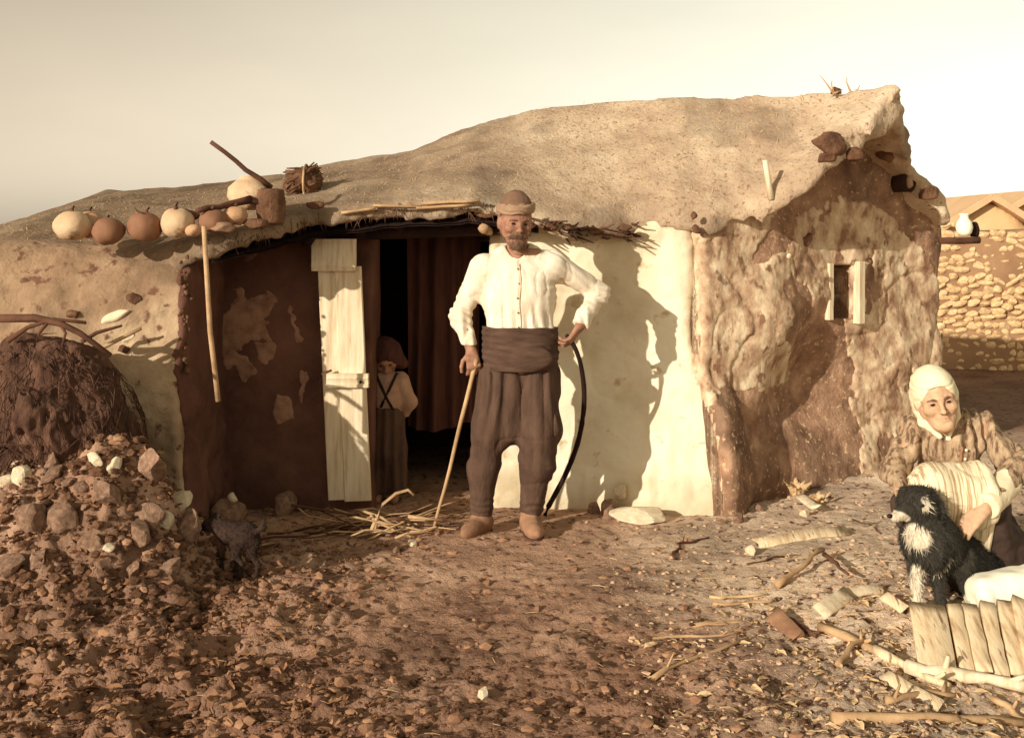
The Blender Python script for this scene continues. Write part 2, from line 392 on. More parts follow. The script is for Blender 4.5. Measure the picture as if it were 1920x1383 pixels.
M['turf'] = mat('turf_clod', [(0.3, (84, 56, 40)), (0.7, (136, 98, 70))], 12, 6, bump=1.0, bscale=40, bdist=0.02)
M['farmud'] = mat('far_mud_wall', [(0.3, (206, 166, 116)), (0.7, (228, 194, 142))], 1.2, 8, bump=0.4, bscale=8, bdist=0.03)
M['farroof'] = mat('far_tile_roof', [(0.3, (206, 166, 122)), (0.7, (226, 190, 146))], 1.2, 8, bump=0.4, bscale=8, bdist=0.03)
M['farstone'] = mat('far_rubble', [(0.3, (196, 152, 104)), (0.5, (224, 188, 138)), (0.75, (240, 212, 166))], 1.5, 6, bump=0.4, bscale=8, bdist=0.02)
M['farmortar'] = mat('far_mortar', [(0.3, (150, 112, 80)), (0.7, (178, 138, 102))], 2, 6, bump=0.4, bscale=10, bdist=0.02)
# ------------------------------------------------------------------ ground
def g_big(x, y):
    z = 0.0+0*x
    z = z+0.10*sm(x, 1.2, 2.6)*sm(y, 5.6, 7.0)                                 # rises along the gable
    z = z+0.06*sm(x, 0.9, 1.6)*sm(y, 3.6, 4.6)*(1-sm(y, 5.4, 6.6))             # under the woman and the dog
    z = z+0.47*np.exp(-((x+2.25)/0.55)**2-((y-5.08)/0.48)**2)                  # bank of earth the stones lie on
    z = z+0.42*np.exp(-((x+1.70)/0.27)**2-((y-5.12)/0.36)**2)
    z = z-0.03*sm(y, 6.2, 6.6)*(1-sm(x, 1.0, 1.4))
    return z
def g(x, y):
    x = np.asarray(x, np.float32); y = np.asarray(y, np.float32)
    p = xyz(x, y, 0*x)
    near = 1-sm(np.hypot(x, y-5), 9, 30)
    left = sm(-x, 0.2, 1.6)*(1-sm(y, 5.4, 6.2)); front = 1-sm(y, 4.0, 5.2)
    amp = 0.008+0.032*left+0.010*front
    z = g_big(x, y)+near*(0.018*noise(p, 1.3, 3)+amp*fbm(p, 5.5, 4, 11, 0.55))
    rid = 1-np.abs(noise(p, (9, 9, 1), 21))
    z = z+near*(0.022*left+0.012*front)*(rid**3)
    z = z+near*(0.60*amp*fbm(p, 21, 3, 15, 0.6))
    return z+(1-near)*0.6*noise(p, 0.02, 8)
def gz(x, y): return float(g(np.array([x]), np.array([y]))[0])

def axis(lo, hi, h, far):
    core = np.arange(lo, hi, h); out = [hi]; s = h
    while out[-1] < far: s *= 1.25; out.append(out[-1]+s)
    out2 = [lo]; s = h
    while out2[-1] > -far: s *= 1.25; out2.append(out2[-1]-s)
    return np.array(out2[:0:-1]+list(core)+out)
ax, ay = axis(-2.6, 3.0, 0.013, 900.0), axis(3.2, 7.4, 0.013, 900.0)
X, Y = np.meshgrid(ax, ay, indexing='ij')
Vg = xyz(X, Y, g(X, Y)).reshape(-1, 3)
i = np.arange(len(ax)-1)[:, None]*len(ay)+np.arange(len(ay)-1)[None]
Fg = np.stack([i, i+len(ay), i+len(ay)+1, i+1], -1).reshape(-1, 4)
tint = 1+0*Vg[:, :1]
wr = sm(Vg[:, 0]+0.25*noise(Vg, 1.2, 5), 0.25, 1.2)[:, None]*(1-sm(Vg[:, 1], 7.2, 8.8))[:, None]      # paler soil to the right, near the gable
wd = ((1-sm(Vg[:, 1]+0.25*noise(Vg, 1.5, 6), 3.6, 5.4))*(1-sm(Vg[:, 0]+0.4*fbm(Vg*V3(1, 1, 0), 1.6, 3, 94), 0.1, 1.5)))[:, None]   # darker soil nearer us
tint = tint*(1+wr*V3(0.52, 0.92, 1.12))*(1-wd*V3(0.34, 0.40, 0.42))*(1-0.28*sm(fbm(Vg*V3(1, 1, 0), 2.2, 3, 91), 0.05, 0.5)[:, None])*1.12
tint = tint*(1-0.45*(sm(Vg[:, 1], 7.6, 9.0)*(1-sm(Vg[:, 1], 18, 40)))[:, None])        # house shade put into the soil colour behind it
tag(obj('ground', Vg, Fg, M['soil'], attr=tint), 'dry trodden earth of the yard', kind='structure')

# ------------------------------------------------------------------ the mud house
CX, CY = 1.12, 6.45
GD = np.array([0.85, 0.527], np.float32); GN = np.array([0.527, -0.85], np.float32)
house = thing('mud_house', (0.3, 7.4, 0.0), 'low mud house with whitewashed front, bulging earth roof and flaking gable', 'house')

ridge = np.array([(-4.6, 8.2, 1.42), (-3.6, 8.0, 1.60), (-2.85, 8.0, 1.87), (-1.99, 8.0, 1.915), (-1.33, 7.9, 2.03), (-0.65, 7.7, 2.13),
                  (-0.32, 7.6, 2.26), (0.14, 7.5, 2.375), (0.82, 7.3, 2.42), (1.46, 7.1, 2.42), (2.06, 6.98, 2.45), (3.4, 6.95, 2.45)])
eave = np.array([(-4.6, 6.3, 1.40), (-2.6, 6.10, 1.46), (-1.85, 5.90, 1.49), (-1.55, 5.82, 1.54), (-1.30, 5.93, 1.60), (-1.05, 6.20, 1.675), (-0.6, 6.27, 1.725),
                 (-0.2, 6.28, 1.74), (0.02, 6.34, 1.70), (0.3, 6.37, 1.645), (0.6, 6.43, 1.625), (0.72, 6.46, 1.655), (0.95, 6.44, 1.685), (1.3, 6.42, 1.66), (3.4, 6.30, 1.60)])
def roof_top(x, y):
    yr = np.interp(x, ridge[:, 0], ridge[:, 1]); zr = np.interp(x, ridge[:, 0], ridge[:, 2])
    ye = np.interp(x, eave[:, 0], eave[:, 1]); ze = np.interp(x, eave[:, 0], eave[:, 2])
    t = (y-ye)/(yr-ye)
    tt = np.clip(t, 0, 1)
    z = ze+(zr-ze)*(tt*1.12-0.12*tt*tt)
    z = z+np.minimum(t, 0)*0.8*(yr-ye)
    k = 0.55+0.85*sm(x, 1.6, 2.1)
    z = z-np.maximum(y-yr, 0)*k
    return z.astype(np.float32), ye.astype(np.float32)
def f_roof(P):
    x, y, z = P[:, 0], P[:, 1], P[:, 2]
    q = P[:, :2]-V3(CX, CY); n = q@GN; s = q@GD
    nn = np.maximum(n, 0)*0.8*sm(s, 0.05, 0.5)                       # the overhang runs out level from the verge
    zt, ye = roof_top(x-nn*GN[0], y-nn*GN[1])
    ov = 0.04+0.31*sm(s, 0.10, 0.45)-0.22*sm(s, 1.05, 1.7)+0.02*noise(P, 3, 5)+0.05*np.exp(-((s-1.05)/0.25)**2)
    th = 0.14+0.10*np.exp(-((s-1.05)/0.3)**2)*sm(n, -0.5, 0.1)-0.05*(1-sm(x, -0.1, 0.3))*sm(x, -1.7, -1.3)
    nz = 0.018*fbm(P, 2.6, 3, 31)+0.006*fbm(P, 13, 3, 33, 0.6)+0.010*crease(P, (5.5, 1.4, 1.4), 35, 8)
    d = (z-zt)*0.82+nz*(0.6+0.8*sm(x, 0.6, 1.4))
    edge = 0.03*fbm(P, 7, 3, 17)
    d = smax(d, (zt-th-z)*0.82+0.025*fbm(P, 10, 4, 9, 0.6), 0.03)
    d = smax(d, ye-y+edge, 0.05)
    d = smax(d, n-ov+0.030*fbm(P, 9, 4, 41, 0.65), 0.035)
    d = smax(d, y-8.9, 0.04); d = smax(d, s-1.98+edge, 0.05)
    return d
V, F = nets(f_roof, (-4.5, 5.6, 1.1), (3.1, 9.1, 2.65), 0.0165, 1.9)
V = relax(V, F, 3)
rt_ = (0.43+0.56*sm(V[:, 0]+0.25*noise(V, 1.3, 9), -2.4, 1.5))[:, None]*np.ones((1, 3))       # roof colour darker at the left, paler to the right
rt_ = rt_*(1-0.30*sm(fbm(V, 3.0, 4, 93), 0.15, 0.6)[:, None])*V3(1, 0.97, 0.93)
rt_ = rt_*(1-(1-sm(V[:, :1], -2.4, 0.6))*V3(0.0, 0.09, 0.18))
obj('roof', V, F, M['roofmud'], house, attr=rt_)

def xcorner(z): return 1.05+0.22*sm(1.05-z, 0, 0.85)
def front_y(x, z):
    y = 6.56-0.10*sm(x, 0.1, 1.0)
    return y-0.11*sm(0.9-z, 0, 0.9)*sm(x, 0.3, 1.0)-0.02*sm(0.35-z, 0, 0.35)
def f_front(P):
    x, y, z = P[:, 0], P[:, 1], P[:, 2]
    n = 0.014*fbm(P, 2.6, 4, 3)+0.005*fbm(P, 14, 3, 4)+0.007*crease(P, (2.2, 2.2, 3.2), 7, 26)
    d = smax(front_y(x, z)-y+n, y-6.98, 0.05)
    d = smax(d, x-xcorner(z)+0.02*fbm(P, 4, 4, 6), 0.10)
    d = smax(d, -0.13-x+0.012*noise(P, 6, 2), 0.05)
    return smax(d, z-1.640-0.02*sm(x, 0.5, 0.8), 0.06)
V, F = nets(f_front, (-0.35, 6.25, -0.15), (1.4, 7.05, 1.82), 0.011)
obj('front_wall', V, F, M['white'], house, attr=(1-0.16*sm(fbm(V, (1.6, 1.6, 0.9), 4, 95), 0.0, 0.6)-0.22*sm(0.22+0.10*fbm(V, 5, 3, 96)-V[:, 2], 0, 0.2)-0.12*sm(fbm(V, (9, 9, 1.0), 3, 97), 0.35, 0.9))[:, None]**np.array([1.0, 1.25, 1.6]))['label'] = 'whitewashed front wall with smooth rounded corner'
def f_rec(P):
    x, y, z = P[:, 0], P[:, 1], P[:, 2]
    n = 0.02*fbm(P, 2.2, 4, 13)+0.006*fbm(P, 11, 3, 14)
    d = smax(6.56-y+n, y-6.95, 0.05)
    d = smax(d, x+0.80+0.012*noise(P, 6, 2), 0.04); d = smax(d, -1.95-x, 0.03)
    return smax(d, z-1.66, 0.04)
V, F = nets(f_rec, (-2.0, 6.45, -0.15), (-0.72, 7.0, 1.75), 0.012)
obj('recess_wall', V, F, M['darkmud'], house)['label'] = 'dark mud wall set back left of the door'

verge_s = [-0.2, 0.0, 0.37, 0.81, 1.06, 1.4, 1.58, 2.03, 2.2]
verge_z = [1.55, 1.62, 1.80, 2.10, 2.28, 2.16, 2.0, 1.62, 1.5]
def g_disp(s, z, P):
    n = 0.030*fbm(P, 2.4, 3, 51)+0.006*fbm(P, 11, 4, 52, 0.6)
    belly = 0.10*np.exp(-((s-0.50)/0.30)**2-((z-1.02)/0.30)**2)          # the wall bellies out below the verge
    foot = 0.08*sm(0.55-z, 0, 0.5)
    shoulder = 0.15*np.exp(-((s+0.02)/0.20)**2)*sm(0.80-z, 0, 0.35)      # flared foot of the corner
    hollow = -0.12*np.exp(-((s-0.80)/0.34)**2-((z-0.62)/0.34)**2)
    return n+belly+foot+shoulder+hollow-0.016*crease(P, (2.6, 2.6, 2.2), 55, 22)
def f_gable_base(P, extra):
    z = P[:, 2]; q = P[:, :2]-V3(CX, CY); s = q@GD; n = q@GN
    d = smax(n-g_disp(s, z, P)-extra, -(n+0.34), 0.03)
    d = smax(d, -0.06-s, 0.05); d = smax(d, s-2.05+0.02*fbm(P, 4, 3, 5), 0.08)
    d = smax(d, z-np.interp(s, verge_s, verge_z).astype(np.float32), 0.05)
    w = np.maximum(np.abs(s-1.075)-0.095+0.014*noise(P, 9, 3), np.abs(z-1.195)-0.165+0.012*noise(P, 9, 4))
    return smax(d, -w, 0.02), s, z
def f_gable(P): return f_gable_base(P, 0.0)[0]
def flake_t(s, z, P):
    sz = np.stack([s*4.2+1.6*z, z*2.6-1.2*s, 0*s], -1)
    m = fbm(sz, 1.0, 5, 61, 0.60)+0.36
    lobe = sm(0.66-z+0.05*noise(P, 5, 8), -0.04, 0.12)*(1-sm(s, 1.05, 1.25))*sm(s, -0.2, 0.05)
    lobe = np.maximum(lobe, np.exp(-((s-0.98)/0.24)**4-((z-0.78)/0.24)**4))
    top = sm(z-np.interp(s, verge_s, verge_z)+0.50+0.10*noise(P, 4, 71), 0, 0.16)
    jamb = np.exp(-((s-1.2)/0.07)**4-((z-1.2)/0.26)**4)
    m = m-1.6*lobe-1.5*top*sm(s+0.25*noise(P, 3, 72), 0.25, 0.60)+0.30*(1-sm(s, 0.2, 0.6))*sm(z, 0.7, 0.9)+1.2*jamb+0.7*np.exp(-((s-0.06)/0.16)**2)*sm(z, 0.75, 0.95)+0.7*np.exp(-((s-1.75)/0.25)**2-((z-0.95)/0.45)**2)
    return 0.015*sm(m, -0.10, 0.16)-0.006-0.010*crease(P, (3.4, 3.4, 2.6), 68, 26)
def f_flake(P):
    z = P[:, 2]; q = P[:, :2]-V3(CX, CY); s = q@GD
    d, s, z = f_gable_base(P, flake_t(s, z, P)+0.003*fbm(P, 26, 3, 66, 0.6))
    return d
lo, hi = (0.9, 6.1, -0.15), (3.25, 7.95, 2.35)
V, F = nets(f_gable, lo, hi, 0.014, 1.8)
obj('gable_wall', V, F, M['gablemud'], house, attr=(1-0.30*sm(fbm(V, (5, 5, 3), 4, 98, 0.6), 0.0, 0.5)+0.22*sm(fbm(V, (7, 7, 3), 4, 99, 0.6), 0.15, 0.6))[:, None]*np.array([1.0, 0.99, 0.97]))['label'] = 'brown mud gable wall with a small deep window slot'
V, F = nets(f_flake, lo, hi, 0.0095, 1.8)
# keep only the part of the plaster skin that faces out
q = V[:, :2]-V3(CX, CY); keep = (q@GN > -0.20)
fk = keep[F].all(1); F = F[fk]
sw_, dz_ = 1.075, 0.165
def gpt(s, n, z): return np.array([CX+GD[0]*s+GN[0]*n, CY+GD[1]*s+GN[1]*n, z])
gd3 = np.array([GD[0], GD[1], 0.0])
Vw, Fw = plank(gpt(1.075, -0.20, 1.0), gpt(1.075, -0.20, 1.40), gd3, 0.30, 0.03, seed=3); ow = obj('window', Vw, Fw, M['soot'], house, smooth=False); ow['label'] = 'slot window in the gable, its shade put in as a dark panel'  # dark panel set in the slot stands in for its shaded depth
Vw, Fw = plank(gpt(1.205, 0.02, 1.00), gpt(1.200, 0.03, 1.385), gd3, 0.055, 0.05, seed=5, warp=0.001); obj('post', Vw, Fw, M['palewood'], ow, smooth=False)  # pale posts added to show the sunlit edges of the slot
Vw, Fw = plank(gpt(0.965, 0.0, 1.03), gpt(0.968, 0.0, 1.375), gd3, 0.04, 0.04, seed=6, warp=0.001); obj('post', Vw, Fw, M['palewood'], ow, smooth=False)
obj('plaster', V, F, M['flake'], house)['label'] = 'flaking pale plaster left on the gable'

# rest of the shell, so the inside is really dark
def slab(p0, p1, z1, th, mt, nm, label=None):
    V, F = plank((p0[0], p0[1], -0.1+(z1+0.1)/2), (p1[0], p1[1], -0.1+(z1+0.1)/2), (0, 0, 1), z1+0.1, th, seg=4)
    o = obj(nm, V, F, mt, house, smooth=False)
    return o
slab((-1.9, 8.6), (2.9, 8.6), 1.50, 0.3, M['soot'], 'back_wall')
slab((-1.82, 6.97), (-1.82, 8.5), 1.45, 0.28, M['soot'], 'side_wall')
slab((2.70, 7.62), (2.85, 8.6), 1.4, 0.28, M['darkmud'], 'side_wall')
# thin black sheet under the roof, standing in for the shade there
def under_sheet():
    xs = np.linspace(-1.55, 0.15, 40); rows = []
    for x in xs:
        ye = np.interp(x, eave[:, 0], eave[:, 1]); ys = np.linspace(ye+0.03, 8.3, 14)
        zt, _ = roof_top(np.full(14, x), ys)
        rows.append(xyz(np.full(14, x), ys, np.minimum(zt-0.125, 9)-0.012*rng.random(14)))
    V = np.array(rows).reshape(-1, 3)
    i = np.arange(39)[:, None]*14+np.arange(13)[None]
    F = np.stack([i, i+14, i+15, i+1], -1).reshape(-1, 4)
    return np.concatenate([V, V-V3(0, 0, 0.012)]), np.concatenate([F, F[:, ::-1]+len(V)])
V, F = under_sheet(); obj('eave_shade_sheet', V, F, M['soot'], house)
# roof beams whose ends show under the eave
for k, x in enumerate((-1.38, -1.12, -0.86, -0.62, -0.38, -0.16)):
    ye = np.interp(x, eave[:, 0], eave[:, 1])
    ys = np.linspace(ye+0.10, 8.3, 6)
    zt, _ = roof_top(np.full(6, x), ys)
    V, F = tube(np.stack([np.full(6, x)+rng.normal(0, 0.01, 6), ys, zt-0.165], -1), 0.030+0.006*rng.random(), 9, 0.06, k)
    obj('beam', V, F, M['soot'] if k else M['darkwood'], house)
V, F = tube(bend((-1.05, 6.45, 1.56), (0.05, 6.47, 1.60), 7, 0.006, 3), 0.045, 9, 0.06, 2); obj('lintel', V, F, M['soot'], house)
V, F = tube([(-0.13, 6.45, 1.57), (-0.15, 6.35, 1.58), (-0.16, 6.27, 1.585)], 0.028, 9, 0.1, 5); obj('beam', V, F, M['drywood'], house)['label'] = 'pale sawn beam end beside the man\'s head'
# pale strips of split wood along the roof edge over the door
for (a, b, r) in (((640, 400, 6.20), (705, 391, 6.22), 0.008), ((700, 386, 6.22), (790, 389, 6.23), 0.007), ((780, 391, 6.23), (880, 385, 6.24), 0.008), ((790, 382, 6.24), (900, 377, 6.25), 0.009)):
    V, F = plank(at(*a), at(*b), (0, 0.3, 1), r*1.8, 0.03, seed=int(a[0]), seg=4, warp=0.003); obj('split_lath', V, F, M['drywood'], house)
# brush and roots that hang out of the eave right of the door
br = []
for k in range(60):
    x = rng.uniform(-0.05, 0.68); ye = np.interp(x, eave[:, 0], eave[:, 1]); z0 = np.interp(x, eave[:, 0], eave[:, 2])-0.07
    p0 = np.array([x, ye+0.10, z0+rng.uniform(-0.03, 0.03)]); p1 = p0+np.array([rng.normal(0.05, 0.06), -0.16-0.05*rng.random(), rng.normal(0.0, 0.03)])
    br.append(tube(bend(p0, p1, 4, 0.008, k), [0.009, 0.008, 0.006, 0.003], 5))
V, F = join(br); tag(obj('eave_brushwood', V, F, M['darkwood'], house), kind='stuff')
for k, (px, py, r) in enumerate(((1170, 428, 0.034), (1118, 432, 0.030), (1066, 428, 0.03), (1030, 424, 0.034), (906, 400, 0.05))):
    V, F = stone_vf(80+k, 0.5, (1.5, 1.0, 0.8), ICO3); p = at(px, py, 6.36)
    obj('eave_clod', V*r+p, F, M['turf'], house)

# light patches of older plaster on the recessed wall
def patch(poly, thick, seed, y0=6.56):
    poly = np.array([[at(px, py, y0)[0], at(px, py, y0)[2]] for px, py in poly], np.float32)
    def f(P):
        p = P[:, [0, 2]]+0.026*np.stack([fbm(P, 14, 4, seed, 0.65), fbm(P, 14, 4, seed+9, 0.65)], -1)
        d = np.full(len(P), 1e9, np.float32); ins = np.zeros(len(P), bool); j = len(poly)-1
        for i in range(len(poly)):
            a, b = poly[i], poly[j]; e = b-a; w = p-a
            t = np.clip((w@e)/(e@e), 0, 1); d = np.minimum(d, ln(w-t[:, None]*e))
            c = ((a[1] > p[:, 1]) != (b[1] > p[:, 1])) & (p[:, 0] < (b[0]-a[0])*(p[:, 1]-a[1])/(b[1]-a[1]+1e-9)+a[0])
            ins ^= c; j = i
        d = np.where(ins, -d, d)
        n = 0.02*fbm(P, 2.2, 4, 13)+0.006*fbm(P, 11, 3, 14)
        w = y0-P[:, 1]+n-thick
        return smax(smax(d, w, 0.02), P[:, 1]-y0-0.04, 0.01)
    lo = np.append(poly.min(0), 0); hi = np.append(poly.max(0), 0)
    return nets(f, (lo[0]-0.05, y0-0.1, lo[1]-0.05), (hi[0]+0.05, y0+0.1, hi[1]+0.05), 0.009)
for k, poly in enumerate(([(408, 612), (440, 560), (428, 548), (446, 538), (466, 560), (500, 540), (520, 560), (500, 600), (510, 640), (470, 640), (440, 660), (430, 690), (412, 670)],
                          [(535, 565), (552, 575), (556, 600), (566, 640), (552, 645), (545, 610)],
                          [(522, 725), (540, 740), (552, 790), (520, 800), (512, 770)],
                          [(440, 655), (470, 660), (480, 700), (455, 720), (436, 690)], [(478, 640), (520, 650), (505, 690), (486, 680)], [(560, 690), (575, 700), (572, 760), (556, 740)])):
    V, F = patch(poly, 0.007, 70+k); obj('plaster_patch', V, F, M['tanplaster'], house)

# ------------------------------------------------------------------ the narrow door leaf
door = link('door', None, house, (-0.97, 6.40, 0.0)); door['label'] = 'pale narrow plank door leaf standing open'
def dboard(x0, x1, y0, y1, yy, th, nm, sd, lean=0.0, mt='palewood'):
    a = at(x0, y0, yy); b = at(x1, y1, yy)
    p0 = np.array([(a[0]+b[0])/2-lean, yy, b[2]]); p1 = np.array([(a[0]+b[0])/2+lean, yy, a[2]])
    V, F = plank(p0, p1, (1, 0, 0), abs(b[0]-a[0]), th, seed=sd, seg=6, ch=0.005, warp=0.002)
    return obj(nm, V, F, M[mt], door, smooth=False)
dboard(637, 687, 500, 938, 6.42, 0.030, 'board', 1, -0.028)
dboard(606, 640, 500, 936, 6.43, 0.028, 'board', 2, -0.030)
dboard(584, 668, 448, 508, 6.385, 0.030, 'batten', 3)
dboard(612, 692, 700, 726, 6.385, 0.024, 'batten', 4)
V, F = tube([at(676, 716, 6.37), at(676, 716, 6.362)], 0.008, 10); obj('bolt_head', V, F, M['soot'], door)
V, F = tube([at(622, 694, 6.38), at(604, 700, 6.37), at(600, 716, 6.38)], 0.007, 6); obj('latch', V, F, M['darkwood'], door)

# cloth hung inside the doorway
def curtain():
    ns, nzr = 40, 26; V = []
    for i in range(ns):
        for j in range(nzr):
            t = i/(ns-1); u = j/(nzr-1)
            x = -0.66+0.46*t; z = 1.62-1.27*u
            V.append((x+0.01*math.sin(9*t+2*u), 7.12+0.035*math.sin(t*26+0.8*u)*(0.4+0.6*u)+0.02*math.sin(t*9), z-0.03*math.sin(5*t)*u))
    V = np.array(V); i = np.arange(ns-1)[:, None]*nzr+np.arange(nzr-1)[None]
    F = np.stack([i, i+1, i+nzr+1, i+nzr], -1).reshape(-1, 4)
    return np.concatenate([V, V+V3(0, 0.006, 0)]), np.concatenate([F, F[:, ::-1]+len(V)])
V, F = curtain()
tag(obj('door_curtain', V, F, M['curtain'], base=(-0.43, 7.12, 1.6)), 'dark cloth hanging inside the shaded doorway', 'curtain')

# ------------------------------------------------------------------ lit earth wing at the left, pots on top
wing = thing('mud_wing', (-2.6, 5.9, 0), 'sunlit mud outbuilding wall at left with gourds along its top', 'wall')
def f_wing(P):
    x, y, z = P[:, 0], P[:, 1], P[:, 2]
    n = 0.040*fbm(P, 2.0, 4, 23)+0.014*fbm(P, 9, 4, 24)+0.012*crease(P, (2.4, 2.4, 1.6), 27, 14)
    d = smax((5.70+0.05*sm(z, 0.6, 1.2)+0.16*sm(z, 1.15, 1.55)-y)+n, y-6.62, 0.05)
    xr = -1.665+0.03*fbm(P, 5, 4, 26)+0.03*sm(0.8-z, 0, 0.8)
    d = smax(d, x-xr, 0.035)
    top = 1.490+0.035*sm(y, 5.8, 6.3)+0.02*fbm(P, 4, 3, 25)
    return smax(smax(d, z-top, 0.20), -4.4-x, 0.05)
V, F = nets(f_wing, (-4.4, 5.50, -0.15), (-1.5, 6.7, 1.65), 0.0145)
def f_wend(P):  # dark slab over the wing's end face, shade put into its colour
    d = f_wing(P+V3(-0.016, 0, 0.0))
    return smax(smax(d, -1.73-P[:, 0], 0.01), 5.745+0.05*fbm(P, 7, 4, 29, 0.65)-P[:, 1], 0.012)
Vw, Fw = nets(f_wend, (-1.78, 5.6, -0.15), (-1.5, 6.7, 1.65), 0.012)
obj('end_wall', Vw, Fw, M['darkmud'], wing)['label'] = 'end face of the outbuilding wall, shade put into its dark mud colour'
kk = sm(V[:, 0]+0.25*fbm(V, 3, 3, 78), -2.35, -1.85)*(1-sm(V[:, 2]+0.12*fbm(V, 4, 3, 79), 1.0, 1.3)); cw_ = 1+kk[:, None]*V3(0.55, 0.72, 0.80)-0.25*sm(fbm(V, (4, 4, 2.5), 4, 77), 0.05, 0.5)[:, None]  # sunlit triangle painted paler low at the right; random darker blotches
obj('wall', V, F, M['bankmud'], wing, attr=cw_)
# ragged mud and roots down the wing's corner
cl = []
for k in range(46):
    z = rng.uniform(0.85, 1.44); p = np.array([-1.665+rng.normal(0, 0.015), 5.76+rng.uniform(0, 0.05)+0.12*max(z-1.2, 0), z])
    V, F = stone_vf(300+k, 0.5, (1, 1, 1.3), ICO2); cl.append((V*rng.uniform(0.006, 0.020)+p, F))
V, F = join(cl); tag(obj('corner_clods', V, F, M['turf'], wing), kind='stuff')
for k, (a, b, r) in enumerate((((190, 605), (250, 580), 0.035), ((214, 640), (262, 625), 0.02))):
    p = (look(f_wing, *a, 5.4, 6.3)+look(f_wing, *b, 5.4, 6.3))/2; V, F = stone_vf(330+k, 0.3, (2.4, 0.9, 0.9), ICO3)
    obj('stone', V@rot(0, 0, -22).T*r+p, F, M['palestone'], wing)['label'] = 'pale stone sticking out of the mud wall'
for k, (px, py, r) in enumerate(((250, 562, 0.04), (136, 590, 0.035), (232, 655, 0.03))):
    V, F = stone_vf(340+k, 0.5, (1.1, 0.7, 0.9), ICO3); obj('mud_clod', V*r+look(f_wing, px, py, 5.4, 6.3), F, M['turf'], wing)

# ------------------------------------------------------------------ far right: rubble wall and low houses behind
fw = thing('rubble_wall', (6.0, 12.3, 0), 'sunlit rubble stone wall beyond the right end of the house', 'wall')
def f_fw(P):
    d = bxs(P, (6.6, 12.5, 0.72), (2.6, 0.25, 0.87), 0.04)
    return d+0.03*fbm(P, 2, 3, 3)
V, F = nets(f_fw, (3.8, 12.1, -0.3), (9.4, 12.9, 1.75), 0.05); obj('mortar_core', V, F, M['farmortar'], fw)
sm_me = [mesh_data('stone', *stone_vf(400+k, 0.3, (1.25, 0.8, 0.8), ICO2), M['farstone'], False) for k in range(6)]
zc = 0.0; nst = 0
while zc < 1.62:
    hh = rng.uniform(0.055, 0.095); xx = 4.3+rng.uniform(0, 0.1)
    while xx < 5.9 and nst < 298:
        ww = rng.uniform(0.07, 0.16)
        o = link('stone', sm_me[nst % 6], fw, (xx+ww/2, 12.26, zc+hh/2)); nst += 1
        hq = hh*rng.uniform(0.85, 1.3); o.location[2] += rng.normal(0, 0.018); o.scale = (ww*rng.uniform(0.46, 0.60), rng.uniform(0.035, 0.06), hq*0.62); o.rotation_euler = (rng.normal(0, 0.2), rng.normal(0, 0.25), rng.normal(0, 0.2))
        xx += ww
    zc += hh
def far_house(nm, x0, x1, y0, y1, zw, zr, label, seed):
    t = thing(nm, ((x0+x1)/2, (y0+y1)/2, 0), label, 'house'); xm = (x0+x1)/2
    def fh(P):
        d = bxs(P, (xm, (y0+y1)/2, zr/2-0.3), ((x1-x0)/2, (y1-y0)/2, zr/2+0.3), 0.05)
        k = (zr-zw)/((x1-x0)/2); return smax(d, (P[:, 2]-zr+k*np.abs(P[:, 0]-xm))*0.95, 0.04)+0.04*fbm(P, 1.4, 3, seed)
    V, F = nets(fh, (x0-0.3, y0-0.3, -0.6), (x1+0.3, y1+0.3, zr+0.3), 0.07); obj('wall', V, F, M['farmud'], t)
    e = 0.18; k = (zr-zw)/((x1-x0)/2)
    for sgn in (-1, 1):
        xe = xm+sgn*((x1-x0)/2+e); V, F = plank((xe, y0-e, zw-k*e+0.07), (xm, y0-e, zr+0.07), (0, 1, 0), y1-y0+2*e, 0.10, seed=seed)
        V = V+V3(0, (y1-y0)/2+e, 0); obj('roof', V, F, M['farroof'], t, smooth=False)
    for q in (0.3, 0.7):
        V, F = plank((x0+(x1-x0)*q, y0-0.03, 0.55), (x0+(x1-x0)*q, y0-0.03, 1.05), (1, 0, 0), 0.35, 0.06, seed=3); obj('window', V, F, M['soot'], t, smooth=False)
far_house('mud_cottage', 6.6, 8.05, 17.5, 20, 1.62, 2.06, 'low far cottage showing its brown roof over the rubble wall', 3)
far_house('mud_shed', 7.65, 9.25, 18.5, 21, 1.65, 2.16, 'far shed roof at the right edge behind the rubble wall', 4)
